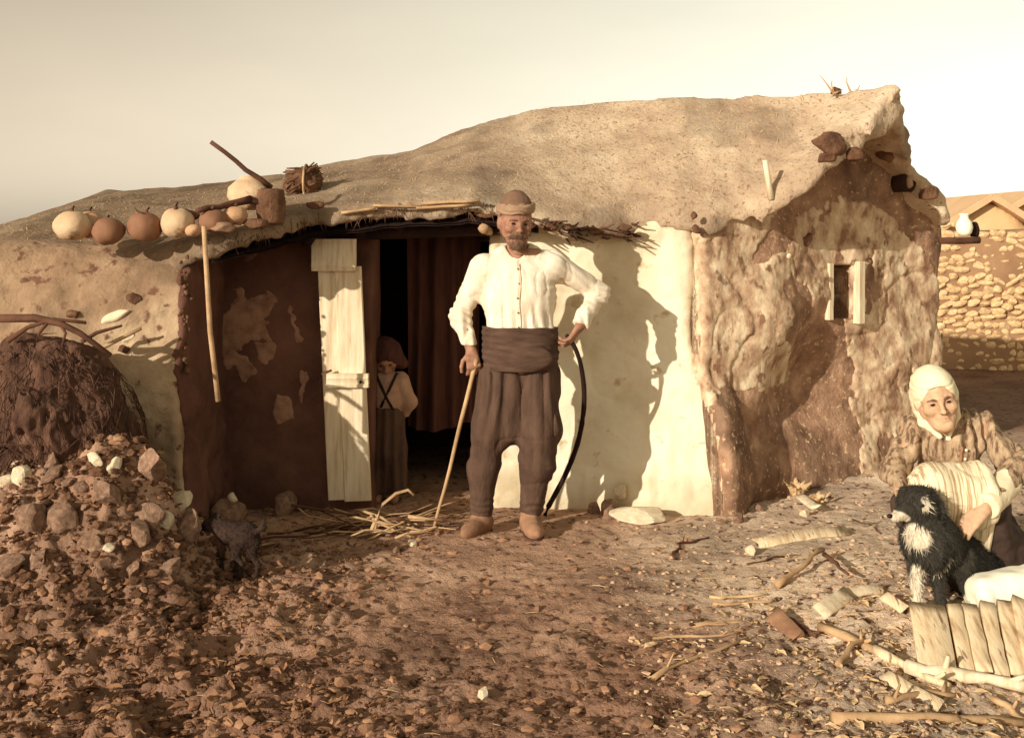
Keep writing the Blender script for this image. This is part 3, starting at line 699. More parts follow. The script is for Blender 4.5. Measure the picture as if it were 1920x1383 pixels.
# ------------------------------------------------------------------ people and animals
def capsules(P, lst, k=0.03, d0=None):
    d = d0
    for (a, b, r1, r2) in lst:
        e = rc(P, a, b, r1, r2); d = e if d is None else smin(d, e, k)
    return d
def head_sdf(P, c, R, s=1.0, old=0.0, smile=0.0):
    Q = ((P-V3(*c))@R)/s; m = np.abs(Q[:, 0]); A = np.stack([m, Q[:, 1], Q[:, 2]], -1)   # mirrored half
    d = ell(Q, (0, 0.012, 0.028), (0.076, 0.098, 0.090))
    d = smin(d, rc(Q, (0, -0.025, -0.015), (0, -0.050, -0.086), 0.062, 0.040), 0.04)
    d = smin(d, rc(A, (0.052, -0.012, -0.045), (0.018, -0.066, -0.098), 0.022, 0.020), 0.03)     # jaw
    d = smin(d, ell(Q, (0, -0.074, -0.101), (0.022, 0.020, 0.018)), 0.02)                         # chin
    d = smin(d, rc(A, (0.006, -0.090, 0.012), (0.043, -0.070, 0.014), 0.012, 0.010), 0.018)       # brow
    d = smin(d, ell(A, (0.043, -0.066, -0.030), (0.024, 0.020, 0.020)), 0.02)                     # cheekbone
    d = smax(d, -ell(A, (0.032, -0.096, -0.003), (0.018, 0.015, 0.012)), 0.012)                   # eye socket
    d = smin(d, ell(A, (0.031, -0.076, -0.004), (0.0155, 0.0125, 0.0115)), 0.006)                 # lids
    d = smin(d, rc(Q, (0, -0.090, 0.006), (0, -0.113, -0.034), 0.0085, 0.0125), 0.012)            # nose
    d = smin(d, ell(A, (0.012, -0.101, -0.038), (0.0085, 0.011, 0.008)), 0.008)
    d = smin(d, ell(Q, (0, -0.089, -0.062), (0.026, 0.013, 0.008)), 0.010)                        # lips
    d = smin(d, ell(Q, (0, -0.086, -0.074), (0.021, 0.013, 0.008)), 0.008)
    if smile: d = smax(d, -rc(A, (0, -0.106, -0.070), (0.029, -0.088, -0.060), 0.0042, 0.0025), 0.004)
    else: d = smax(d, -ell(Q, (0, -0.104, -0.0675), (0.026, 0.012, 0.0028)), 0.004)                     # mouth line
    if old:
        d = d+old*0.003*np.abs(noise(Q, 60, 4))
        d = smax(d, -rc(A, (0.020, -0.098, -0.040), (0.034, -0.082, -0.070), 0.003), 0.008)       # fold beside the mouth
    d = smin(d, ell(A, (0.078, 0.008, -0.012), (0.010, 0.020, 0.032)), 0.008)                     # ear
    return d*s
def hpt(c, R, s, p): return np.asarray(c)+s*(np.asarray(R)@np.asarray(p, float))
def eyes(parent, c, R, s):
    for sx in (-1, 1):
        V, F = ICO2; o = obj('eye', V*V3(0.0098, 0.006, 0.0052)*s@R.T+hpt(c, R, s, (sx*0.031, -0.0855, -0.0045)), F, M['eye'], parent)
def brows(parent, c, R, s, mt):
    for sx in (-1, 1):
        V, F = tube([hpt(c, R, s, (sx*0.012, -0.099, 0.012)), hpt(c, R, s, (sx*0.030, -0.095, 0.017)), hpt(c, R, s, (sx*0.048, -0.078, 0.011))], [0.0035*s, 0.0048*s, 0.0025*s], 6)
        obj('eyebrow', V, F, mt, parent)
def hand(w, d, n, side=1, s=1.0, curl=(0.3, 0.5, 0.4), tcurl=0.5, spread=0.05):
    """palm and five bent fingers; w wrist, d towards the fingers, n out of the palm, side +1/-1 where the thumb goes"""
    d = np.asarray(d, float)/np.linalg.norm(d); n = np.asarray(n, float); n = n-d*(n@d); n /= np.linalg.norm(n)
    sd = np.cross(d, n)*side; w = np.asarray(w, float); L_ = []
    for o, l in ((0.027, 0.088), (0.009, 0.092), (-0.009, 0.089), (-0.026, 0.082)):
        L_.append((w+sd*o*0.6*s+d*0.012*s, w+sd*o*s+d*l*s, 0.0155*s, 0.0115*s))
    fingers = []
    for i, (o, l, q) in enumerate(((0.027, 0.088, (0.036, 0.024, 0.018)), (0.009, 0.092, (0.040, 0.027, 0.019)), (-0.009, 0.089, (0.037, 0.025, 0.018)), (-0.026, 0.082, (0.029, 0.019, 0.016)))):
        p = w+sd*o*s+d*l*s; v = d+sd*(o/0.027)*spread; r = 0.0098*s
        for k in range(3):
            a = curl[k]; v = v/np.linalg.norm(v); nn = n-v*(n@v); nn /= np.linalg.norm(nn)
            v = v*math.cos(a)+nn*math.sin(a); n2 = p+v*q[k]*s
            fingers.append((p, n2, r, r*0.9)); p = n2; r *= 0.9
            n_ = n
    v = 0.62*d+0.72*sd+0.34*n; v /= np.linalg.norm(v); p = w+d*0.022*s+sd*0.020*s
    r = 0.0125*s
    for k, q in enumerate((0.040, 0.032, 0.026)):
        n2 = p+v*q*s; fingers.append((p, n2, r, r*0.88)); p = n2; r *= 0.88
        v = v+(d*0.5+n*0.5-sd*0.45)*tcurl; v /= np.linalg.norm(v)
    return L_, fingers

# ---- the old man
MB = np.array([0.0, 5.90, gz(0.0, 5.90)])
man = thing('person', MB, 'old man in white shirt, dark sash and baggy trousers standing with a cane', 'person')
def mp(px, py, dy=0.0):
    """photo pixel -> the man's own space on the plane dy behind his axis"""
    return at(px, py, MB[1]+dy)-MB
hc, hR, hs = mp(966, 413, -0.03)+V3(0, 0, -0.004), rot(14, 7, 3), 1.06
sR, eR, wR = mp(903, 503, 0.03), mp(862, 590, 0.06), mp(884, 657, -0.02)
sL, eL, wL = mp(1040, 497, 0.04), mp(1122, 548, 0.13), mp(1087, 612, -0.02)
aR, aL = mp(903, 962, 0.02), mp(994, 958, 0.03)
aR[2], aL[2] = 0.10, 0.10
kR, kL = mp(914, 835, 0.0), mp(1009, 835, -0.01)
cane_t, cane_b = mp(892, 680, -0.06), np.append(at(812, 1000, 5.885)[:2]-MB[:2], 0.0)
cane_b[2] = gz(*(cane_b[:2]+MB[:2]))-MB[2]
cdir = (cane_b-cane_t)/np.linalg.norm(cane_b-cane_t)
hdR = np.array([0.02, -0.25, -1.0])
palmR, fingR = hand(wR+V3(0, 0, 0.0), (0.16, -0.45, -0.88), (-0.15, 0.80, -0.50), -1, 1.02, (0.95, 1.15, 0.8), 0.75)
palmL, fingL = hand(wL, (-0.55, -0.22, -0.80), (-0.75, 0.35, 0.40), 1, 1.0, (0.5, 0.75, 0.6), 0.5)
def f_man(P):
    d = head_sdf(P, hc, hR, hs, 1.0)
    d = smin(d, rc(P, mp(972, 480, 0.03), hc+V3(0.0, 0.02, -0.03), 0.056, 0.052), 0.03)
    t = rc(P, mp(915, 500, 0.03), mp(1022, 498, 0.04), 0.062, 0.064)
    t = smin(t, ell(P, mp(975, 560, 0.02), (0.165, 0.11, 0.20)), 0.06)
    t = smin(t, ell(P, mp(977, 665, 0.01), (0.145, 0.10, 0.15)), 0.06)
    d = smin(d, t, 0.04)
    arms = [(sR, eR, 0.052, 0.040), (eR, wR, 0.040, 0.027), (sL, eL, 0.052, 0.040), (eL, wL, 0.040, 0.027)]
    legs = [(mp(938, 730, 0.02), kR, 0.075, 0.046), (kR, aR, 0.046, 0.036), (mp(1004, 730, 0.02), kL, 0.075, 0.046), (kL, aL, 0.046, 0.036),
            (aR+V3(0, 0, -0.03), aR+V3(-0.05, -0.14, -0.065), 0.036, 0.026), (aL+V3(0, 0, -0.03), aL+V3(0.03, -0.15, -0.065), 0.036, 0.026)]
    d = capsules(P, arms+legs, 0.03, d)
    d = capsules(P, palmR+palmL, 0.012, d)
    f = capsules(P, fingR, 0.003); d = smin(d, f, 0.006)
    f = capsules(P, fingL, 0.003); d = smin(d, f, 0.006)
    return d
V, F = nets(f_man, (-0.50, -0.36, -0.02), (0.58, 0.30, 1.78), 0.0045, 1.5)
obj('body', V+MB, F, M['skin'], man)
hcw = hc+MB
eyes(man, hcw, hR, hs); brows(man, hcw, hR, hs, M['greyhair'])
def hsdf(fn, nm, mt, c, R, s, parent, base, lo=(-0.13, -0.15, -0.19), hi=(0.13, 0.14, 0.17), h=0.004):
    V, F = nets(lambda Q: fn(Q), lo, hi, h)
    obj(nm, (V*s)@np.asarray(R).T+np.asarray(c), F, mt, parent)
def f_mous(Q):
    A = np.stack([np.abs(Q[:, 0]), Q[:, 1], Q[:, 2]], -1)
    return smin(rc(A, (0, -0.104, -0.052), (0.024, -0.094, -0.058), 0.0085, 0.009), rc(A, (0.024, -0.094, -0.058), (0.042, -0.072, -0.074), 0.009, 0.003), 0.006)+0.002*noise(Q, (300, 150, 80), 2)
def f_beard(Q):
    A = np.stack([np.abs(Q[:, 0]), Q[:, 1], Q[:, 2]], -1)
    d = smin(ell(Q, (0, -0.073, -0.103), (0.034, 0.028, 0.026)), rc(A, (0.020, -0.070, -0.104), (0.066, -0.012, -0.050), 0.014, 0.008), 0.02)
    return d+0.003*noise(Q, (200, 200, 90), 5)
hsdf(f_mous, 'moustache', M['greyhair'], hcw, hR, hs, man, MB, h=0.003)
hsdf(f_beard, 'beard', M['greyhair'], hcw, hR, hs, man, MB)
def f_hair(Q):
    d = ell(Q, (0, 0.018, 0.020), (0.082, 0.100, 0.088))
    return smax(smax(d, -0.010-Q[:, 1], 0.01), Q[:, 2]-0.06, 0.01)+0.002*noise(Q, (200, 200, 60), 2)
def beard_hair(fn, n_, seed, L0, nm):
    V, F = nets(fn, (-0.13, -0.15, -0.19), (0.13, 0.14, 0.17), 0.006); rg = np.random.default_rng(seed); P = V[rg.integers(0, len(V), n_)]; P = P[P[:, 1] < 0.0]
    Vs, Fs = strands(P, grad(fn, P), np.tile([0.0, -0.25, -1.0], (len(P), 1)), rg.uniform(0.6, 1.2, len(P))*L0, 0.0010, seed, 0.25)
    tag(obj(nm, (Vs*hs)@hR.T+hcw, Fs, M['greyhair'], man, smooth=False), kind='stuff')
beard_hair(f_beard, 900, 3, 0.022, 'beard_hair'); beard_hair(f_mous, 500, 4, 0.020, 'moustache_hair')
hsdf(f_hair, 'hair', M['greyhair'], hcw, hR, hs, man, MB)
def f_cap(Q):
    d = smin(ell(Q, (0, 0.012, 0.060), (0.085, 0.104, 0.070)), ell(Q, (0, 0.010, 0.092), (0.058, 0.070, 0.058)), 0.03)
    return smax(d, 0.046-Q[:, 2]+0.06*Q[:, 1]*0, 0.006)+0.0015*fbm(Q, 40, 3, 2)
hsdf(f_cap, 'cap', M['cap'], hcw, hR, hs, man, MB)
def f_wrap(Q):
    q = np.sqrt((Q[:, 0]/0.084)**2+((Q[:, 1]-0.010)/0.103)**2)
    z = Q[:, 2]-0.064-0.12*Q[:, 0]
    d = np.sqrt(((q-1)*0.09)**2*1.0+(z*0.40)**2)-0.0105
    return (d+0.0016*np.sin(z*330+Q[:, 0]*50+4*noise(Q, 20, 2)))*0.7
hsdf(f_wrap, 'cap_band', M['capwrap'], hcw, hR, hs, man, MB)

def f_shirt(P):
    d = rc(P, mp(914, 503, 0.03), mp(1028, 498, 0.04), 0.076, 0.078)
    d = smin(d, rc(P, mp(945, 478, 0.03), mp(992, 476, 0.03), 0.058, 0.058), 0.05)
    d = smin(d, ell(P, mp(975, 560, 0.02), (0.193, 0.135, 0.215)), 0.06)
    d = smin(d, ell(P, mp(977, 640, 0.01), (0.188, 0.132, 0.17)), 0.06)
    a = capsules(P, [(sR, eR, 0.066, 0.054), (eR, wR, 0.054, 0.040)], 0.03)
    b = capsules(P, [(sL, eL, 0.067, 0.056), (eL, wL, 0.058, 0.045)], 0.03)
    cR = (P-wR.astype(np.float32))@((wR-eR)/np.linalg.norm(wR-eR)).astype(np.float32); a = smax(a, cR+0.005, 0.008)
    cL = (P-wL.astype(np.float32))@((wL-eL)/np.linalg.norm(wL-eL)).astype(np.float32); b = smax(b, cL+0.005, 0.008)
    fold = 0.006*fbm(P, (9, 9, 5), 3, 5)
    w1 = np.exp(-ln(P-eL.astype(np.float32))**2/0.012)+np.exp(-ln(P-eR.astype(np.float32))**2/0.012)+0.8*np.exp(-ln(P-sL.astype(np.float32)-V3(-0.02, 0, -0.08))**2/0.012)
    fold = fold+0.006*w1*np.sin((P[:, 0]*0.5+P[:, 2])*150+6*noise(P, 6, 3))
    low = sm(1.30-P[:, 2], 0, 0.25)
    fold = fold+0.0045*low*np.sin(P[:, 0]*120+5*noise(P, (4, 4, 3), 9))
    d = smin(d, a, 0.045); d = smin(d, b, 0.045)
    d = d+fold+0.005*crease(P, (16, 16, 5), 6, 7)+0.005*crease(P+0.02*noise(P, 9, 4)[:, None], (7, 7, 14), 16, 9)*(0.4+w1)
    d = smax(d, -rc(P, mp(972, 492, 0.03), hc+V3(0, 0.01, 0), 0.060, 0.060), 0.006)                # neck hole
    seam = np.abs(P[:, 0]-mp(974, 540)[0]-0.004*np.sin(P[:, 2]*30))
    d = d+0.006*np.exp(-(seam/0.004)**2)*(P[:, 1] < 0.0)*(P[:, 2] < 1.42)
    return smax(d, 0.98-P[:, 2], 0.01)
V, F = nets(f_shirt, (-0.42, -0.28, 0.86), (0.58, 0.30, 1.5), 0.0055, 1.7)
obj('shirt', V+MB, F, M['shirt'], man)
# placket down the front, sitting on the cloth
def front_hit(f, x, z, y0=-0.4, y1=0.1, n=220):
    ys = np.linspace(y0, y1, n); d = f(xyz(np.full(n, x), ys, np.full(n, z))); k = np.argmax(d < 0); return ys[k] if (d < 0).any() else None
pl = []
for z in np.linspace(1.40, 1.03, 16):
    x = mp(974, 540)[0]+0.004*math.sin(z*30); y = front_hit(f_shirt, x+0.012, z)
    if y is not None: pl.append((x+0.004, y-0.001, z))
pl = np.array(pl)
V, F = tube(pl, 0.0035, 5); obj('placket', V+MB, F, M['placket'], man)
for k in (1, 4, 7, 10, 13):
    if k < len(pl):
        V, F = ICO1; obj('button', V*0.0055+pl[k]+V3(-0.012, -0.001, 0)+MB, F, M['leather'], man)
def f_neck(P):
    c = mp(985, 470, 0.03); Q = P-c.astype(np.float32); q = np.sqrt((Q[:, 0]/0.075)**2+(Q[:, 1]/0.070)**2)
    return (np.sqrt(((q-1)*0.07)**2+((Q[:, 2]+0.012+0.10*Q[:, 1])*0.9)**2)-0.016+0.003*fbm(P, 40, 2, 3))*0.8
V, F = nets(f_neck, (-0.10, -0.12, 1.33), (0.20, 0.16, 1.52), 0.005); obj('neckcloth', V+MB, F, M['leather'], man)

def f_sash(P):
    Q = P-mp(976, 652, 0.005).astype(np.float32)
    q = np.sqrt((Q[:, 0]/0.196)**2+(Q[:, 1]/0.142)**2)
    d = np.maximum((q-1)*0.15, np.abs(Q[:, 2]-0.10*Q[:, 0]*0)-0.108)
    d = d+0.0018*np.sin(P[:, 2]*190+5*noise(P, (5, 5, 2), 4)+P[:, 0]*22)+0.004*crease(P, (3, 3, 16), 24, 8)+0.006*fbm(P, 8, 3, 8)
    bulge = ell(P, mp(1000, 672, -0.135), (0.10, 0.03, 0.06)); d = smin(d, bulge, 0.03)
    return d*0.8
V, F = nets(f_sash, (-0.26, -0.22, 0.74), (0.34, 0.20, 1.12), 0.0055, 1.8); obj('sash', V+MB, F, M['sash'], man)

def f_trous(P):
    L1 = [(mp(938, 705, 0.01), mp(921, 800, -0.01), 0.118, 0.096), (mp(921, 800, -0.01), mp(907, 880, 0.0), 0.096, 0.074), (mp(907, 880, 0.0), mp(903, 955, 0.02), 0.074, 0.060)]
    L2 = [(mp(1008, 705, 0.01), mp(1012, 800, -0.02), 0.118, 0.108), (mp(1010, 800, -0.02), mp(1006, 870, -0.01), 0.102, 0.086), (mp(1006, 870, -0.01), mp(996, 950, 0.03), 0.084, 0.062)]
    d = smin(capsules(P, L1, 0.05), capsules(P, L2, 0.05), 0.03)
    d = smin(d, ell(P, mp(960, 750, 0.01), (0.12, 0.12, 0.17)), 0.06)
    d = smin(d, ell(P, mp(955, 800, 0.01), (0.075, 0.09, 0.09)), 0.05)
    c = mp(972, 700)[0]
    ph = (P[:, 0]-c)*(95-60*sm(0.8-P[:, 2], 0, 0.5))+5*noise(P, (5, 5, 1.6), 12)
    amp = 0.009*sm(P[:, 2], 0.42, 0.80)+0.002
    d = d+0.6*amp*np.sin(ph)+0.007*fbm(P, (7, 7, 4), 3, 15)+0.009*crease(P, (17, 17, 1.7), 17, 9)*sm(P[:, 2], 0.25, 0.7)+0.004*crease(P, (7, 7, 9), 18, 14)*(1-sm(P[:, 2], 0.45, 0.65))
    kn = np.exp(-((P[:, 2]-0.36)/0.14)**2)
    d = d+0.004*kn*np.sin(P[:, 2]*60+P[:, 0]*45+6*noise(P, 5, 2))
    an = np.exp(-((P[:, 2]-0.14)/0.05)**2); d = d+0.004*0.6*an*np.sin(P[:, 2]*170+4*noise(P, 8, 1))
    d = smax(d, P[:, 2]-0.93, 0.02)
    return smax(d, 0.088-P[:, 2]+0.01*noise(P, 14, 3), 0.012)
V, F = nets(f_trous, (-0.32, -0.24, 0.02), (0.36, 0.24, 0.98), 0.0058, 1.8); obj('trousers', V+MB, F, M['trouser'], man)
def f_boot(a, dx, dy):
    def f(P):
        Q = P-a.astype(np.float32)
        fw = V3(dx, dy, 0)/math.hypot(dx, dy); sdv = V3(-fw[1], fw[0], 0)
        q = np.stack([Q@sdv, Q@fw, Q[:, 2]], -1)
        d = rc(q, (0, -0.015, 0.05), (0, 0, -0.03), 0.050, 0.052)
        d = smin(d, rc(q, (0, 0.02, -0.045), (0, 0.145, -0.066), 0.050, 0.036), 0.035)
        d = smin(d, ell(q, (0, 0.10, -0.06), (0.050, 0.09, 0.04)), 0.02)
        d = smin(d, ell(q, (0, 0.185, -0.060), (0.022, 0.03, 0.020)), 0.03)
        d = smin(d, rc(q, (0, -0.04, -0.05), (0, -0.01, -0.07), 0.044, 0.044), 0.03)
        d = d+0.003*fbm(P, 22, 3, 4)
        return smax(d, -0.092-q[:, 2], 0.006)
    def g_(P): return np.maximum(f(P)-0.004, P[:, 2]-0.016)
    f.sole = g_
    return f
for a, dx, dy in ((aR, -0.42, -0.9), (aL, 0.16, -1.0)):
    lo = a-V3(0.2, 0.26, 0.12); hi = a+V3(0.2, 0.14, 0.13)
    V, F = nets(f_boot(a, dx, dy), lo, hi, 0.0055); so_ = obj('shoe', V+MB, F, M['leather'], man)
    fb = f_boot(a, dx, dy); V, F = nets(lambda P: np.maximum(np.maximum(fb(P+V3(0, 0, 0.012))-0.004, P[:, 2]-0.014), -0.002-P[:, 2]), lo, hi, 0.0055); obj('sole', V+MB, F, M['sole'], so_)
V, F = tube(bend(cane_t+MB-cdir*0.02, cane_b+MB, 9, 0.003, 4), np.linspace(0.0115, 0.0085, 9), 9, 0.06, 1)
tag(obj('cane', V, F, M['drywood'], base=cane_b+MB), 'pale straight walking cane in the old man\'s right hand', 'cane')
# dark bowed rod built in place of the cane's cast shadow
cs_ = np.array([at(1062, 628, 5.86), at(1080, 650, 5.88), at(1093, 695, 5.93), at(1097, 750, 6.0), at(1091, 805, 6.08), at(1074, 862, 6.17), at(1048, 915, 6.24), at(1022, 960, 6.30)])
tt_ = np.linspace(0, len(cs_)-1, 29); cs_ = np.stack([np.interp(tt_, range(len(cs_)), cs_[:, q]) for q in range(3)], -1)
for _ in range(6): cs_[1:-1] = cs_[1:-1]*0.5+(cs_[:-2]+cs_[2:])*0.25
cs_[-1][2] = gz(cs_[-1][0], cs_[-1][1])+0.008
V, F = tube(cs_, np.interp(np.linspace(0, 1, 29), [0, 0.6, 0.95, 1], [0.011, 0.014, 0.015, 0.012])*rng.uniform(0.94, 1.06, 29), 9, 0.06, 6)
tag(obj('cane_shadow_rod', V, F, M['soot'], base=cs_[-1]), 'dark curved stick slanting from the old man\'s bent-arm hand to the ground', 'stick')

# ---- the small child in the doorway, seen with its head bent under a dark kerchief
CB = np.array([-0.745, 6.80, gz(-0.745, 6.80)])
child = thing('person', CB, 'small child in dark kerchief and pale shirt with crossed straps, in the dark doorway', 'person')
def cp(px, py, dy=0.0): return at(px, py, CB[1]+dy)-CB
chc, chR, chs = cp(722, 668, 0.02), rot(8, 36, -8), 0.90
csL, csR = cp(697, 712), cp(752, 712)
ceR, cwR = cp(768, 752, 0.0), cp(757, 776, 0.02)
ceL, cwL = cp(686, 742, -0.02), cp(694, 722, -0.10)
cpalm, cfing = hand(cwR, (-0.15, 0.2, -1), (-1, 0.2, 0), 1, 0.60, (0.3, 0.4, 0.3), 0.4)
cpal2, cfin2 = hand(cwL, (-0.25, -0.3, 0.8), (-0.7, 0.5, 0.0), 1, 0.60, (0.4, 0.5, 0.3), 0.4)
def f_child(P):
    d = head_sdf(P, chc, chR, chs)
    d = smin(d, rc(P, cp(724, 705), chc, 0.036, 0.036), 0.02)
    d = smin(d, ell(P, cp(725, 748), (0.082, 0.062, 0.15)), 0.03)
    d = capsules(P, [(csR, ceR, 0.030, 0.026), (ceR, cwR, 0.026, 0.020), (csL, ceL, 0.030, 0.026), (ceL, cwL, 0.026, 0.020)], 0.02, d)
    for px, o in ((710, -0.035), (742, 0.035)):
        d = capsules(P, [(cp(px, 790), V3(cp(px, 850)[0], 0, 0.22), 0.050, 0.036), (V3(cp(px, 850)[0], 0, 0.22), V3(cp(px, 850)[0], 0.01, 0.05), 0.034, 0.026),
                         (V3(cp(px, 850)[0], 0.01, 0.035), V3(cp(px, 850)[0], -0.09, 0.025), 0.028, 0.022)], 0.02, d)
    d = capsules(P, cpalm+cpal2, 0.01, d); d = smin(d, capsules(P, cfing, 0.003), 0.005); return smin(d, capsules(P, cfin2, 0.003), 0.005)
V, F = nets(f_child, (-0.22, -0.16, -0.01), (0.24, 0.22, 1.02), 0.0055); obj('body', V+CB, F, M['skin'], child)
def f_cshirt(P):
    d = rc(P, csL, csR, 0.045, 0.045)
    d = smin(d, ell(P, cp(725, 745), (0.102, 0.080, 0.15)), 0.03)
    d = capsules(P, [(csR, ceR, 0.046, 0.040), (ceR, cwR, 0.040, 0.032), (csL, ceL, 0.046, 0.040), (ceL, cwL, 0.040, 0.032)], 0.02, d)
    d = d+0.006*fbm(P, (16, 16, 9), 3, 4)
    c = (P-cwR.astype(np.float32))@((cwR-ceR)/np.linalg.norm(cwR-ceR)).astype(np.float32); d = smax(d, c-0.004, 0.01)
    return smax(d, cp(725, 800)[2]-P[:, 2], 0.01)
V, F = nets(f_cshirt, (-0.24, -0.18, 0.35), (0.26, 0.22, 0.85), 0.006); obj('shirt', V+CB, F, M['childshirt'], child)
def f_ctr(P):
    d = smin(rc(P, cp(727, 775), cp(727, 840), 0.095, 0.110), rc(P, cp(712, 840), V3(cp(709, 840)[0], 0, 0.05), 0.075, 0.060), 0.04)
    d = smin(d, rc(P, cp(742, 840), V3(cp(747, 840)[0], 0, 0.05), 0.075, 0.060), 0.04)
    d = d+0.007*np.sin(P[:, 0]*110+4*noise(P, (5, 5, 2), 3))
    d = smax(d, P[:, 2]-cp(725, 762)[2], 0.01); return smax(d, 0.05-P[:, 2], 0.01)
V, F = nets(f_ctr, (-0.2, -0.18, 0.0), (0.22, 0.18, 0.62), 0.006, 1.7); obj('breeches', V+CB, F, M['trouser'], child)
for (a, b) in (((700, 688), (742, 770)), ((750, 688), (712, 770))):
    pts = []
    for t in np.linspace(0, 1, 9):
        p = cp(a[0]+(b[0]-a[0])*t, a[1]+(b[1]-a[1])*t); y = front_hit(f_cshirt, p[0], p[2], -0.2, 0.1)
        if y is not None: pts.append((p[0], y-0.002, p[2]))
    if len(pts) > 2:
        V, F = tube(pts, 0.009, 6); obj('strap', V+CB, F, M['hair'], child)
def f_ker(P):
    Q = ((P-chc.astype(np.float32))@chR)/chs
    d = ell(Q, (0, 0.010, 0.030), (0.094, 0.112, 0.104))
    d = smin(d, rc(Q, (0.04, 0.02, 0.0), (0.105, 0.02, -0.10), 0.08, 0.040), 0.05)
    d = smin(d, rc(Q, (-0.04, 0.02, 0.0), (-0.09, 0.02, -0.10), 0.08, 0.040), 0.05)
    d = smin(d, rc(Q, (0, 0.06, -0.02), (0, 0.09, -0.10), 0.07, 0.04), 0.05)
    d = smax(d, -ell(Q, (0, -0.105, -0.050), (0.062, 0.085, 0.082)), 0.012)
    return (d+0.008*fbm(P, (14, 14, 8), 3, 6)+0.005*crease(P, 12, 3, 6))*chs
V, F = nets(f_ker, chc-V3(0.2, 0.2, 0.22), chc+V3(0.2, 0.2, 0.2), 0.0055); obj('kerchief', V+CB, F, M['curtain'], child)
eyes(child, chc+CB, chR, chs)

# ---- the woman crouching at the right
WB = np.array([1.86, 4.86, gz(1.86, 4.86)])
woman = thing('person', WB, 'smiling woman in cream headscarf and print blouse crouching beside the dog', 'person')
def wp(px, py, dy=0.0): return at(px, py, WB[1]+dy)-WB
whc, whR, whs = wp(1754, 746, -0.10), rot(-8, 3, -13), 1.04
wsR, wsL = wp(1716, 812, 0.0), wp(1842, 806, 0.0)
weR, wwR = wp(1676, 884, -0.08), wp(1700, 945, -0.26)
weL, wwL = wp(1908, 882, -0.14), wp(1846, 952, -0.33)
wpal, wfin = hand(wwL, (-0.80, -0.25, -0.62), (-0.45, 0.2, -0.9), -1, 1.0, (0.25, 0.35, 0.3), 0.35)
wpal2, wfin2 = hand(wwR, (0.45, -0.4, -0.75), (0.6, 0.1, -0.6), 1, 1.0, (0.3, 0.4, 0.3), 0.35)
whipR, whipL = V3(-0.05, 0.16, 0.27), V3(0.16, 0.16, 0.27)
wkR, wkL = wp(1756, 928, -0.20), wp(1830, 928, -0.20)
wfR, wfL = V3(wkR[0]+0.06, -0.02, 0.07), V3(wkL[0]+0.05, -0.02, 0.07)
def f_woman(P):
    d = head_sdf(P, whc, whR, whs, 1.3, 1.0)
    d = smin(d, rc(P, wp(1778, 806, -0.01), whc+V3(0, 0.03, -0.04), 0.050, 0.048), 0.03)
    d = smin(d, rc(P, wsR, wsL, 0.060), 0.03)
    d = smin(d, rc(P, wp(1780, 830, 0.02), V3(0.05, 0.15, 0.28), 0.11, 0.13), 0.06)
    d = capsules(P, [(wsR, weR, 0.046, 0.036), (weR, wwR, 0.036, 0.026), (wsL, weL, 0.046, 0.036), (weL, wwL, 0.036, 0.026),
                     (whipR, wkR, 0.085, 0.062), (wkR, wfR, 0.058, 0.036), (whipL, wkL, 0.085, 0.062), (wkL, wfL, 0.058, 0.036),
                     (wfR, wfR+V3(-0.02, -0.16, -0.04), 0.034, 0.026), (wfL, wfL+V3(0.02, -0.16, -0.04), 0.034, 0.026)], 0.03, d)
    d = capsules(P, wpal+wpal2, 0.012, d); d = smin(d, capsules(P, wfin, 0.003), 0.006); return smin(d, capsules(P, wfin2, 0.003), 0.006)
V, F = nets(f_woman, (-0.40, -0.48, -0.02), (0.44, 0.36, 1.16), 0.0048, 1.6); obj('body', V+WB, F, M['paleskin'], woman)
wcw = whc+WB
eyes(woman, wcw, whR, whs); brows(woman, wcw, whR, whs*0.985, M['greyhair'])
def f_scarf(Q):
    d = ell(Q, (0, 0.016, 0.034), (0.090, 0.110, 0.100))
    d = smin(d, ell(Q, (0, 0.05, -0.03), (0.088, 0.075, 0.10)), 0.04)
    A = np.stack([np.abs(Q[:, 0]), Q[:, 1], Q[:, 2]], -1)
    d = smin(d, rc(A, (0.076, 0.010, 0.0), (0.070, 0.015, -0.09), 0.013, 0.012), 0.02)
    d = smin(d, rc(A, (0.070, 0.015, -0.09), (0.020, -0.020, -0.150), 0.011, 0.012), 0.02)
    d = smin(d, rc(Q, (0, 0.08, -0.06), (0.01, 0.11, -0.20), 0.07, 0.06), 0.05)
    face = ell(Q, (0, -0.10, -0.045), (0.074, 0.098, 0.106)); d = smax(d, -face, 0.008)
    band = np.exp(-((Q[:, 2]-0.072-0.25*Q[:, 1])/0.004)**2)
    return d+0.005*band+0.005*crease(Q, (14, 14, 22), 22, 7)+0.003*fbm(Q, 22, 3, 7)
hsdf(f_scarf, 'headscarf', M['scarf'], wcw, whR, whs, woman, WB, (-0.15, -0.16, -0.22), (0.15, 0.18, 0.18), 0.0042)
def f_fringe(Q):
    d = ell(Q, (0, 0.010, 0.032), (0.079, 0.101, 0.092)); return smax(smax(d, Q[:, 1]+0.03, 0.01), 0.058-Q[:, 2]-0.9*np.abs(Q[:, 0])*0.2, 0.008)
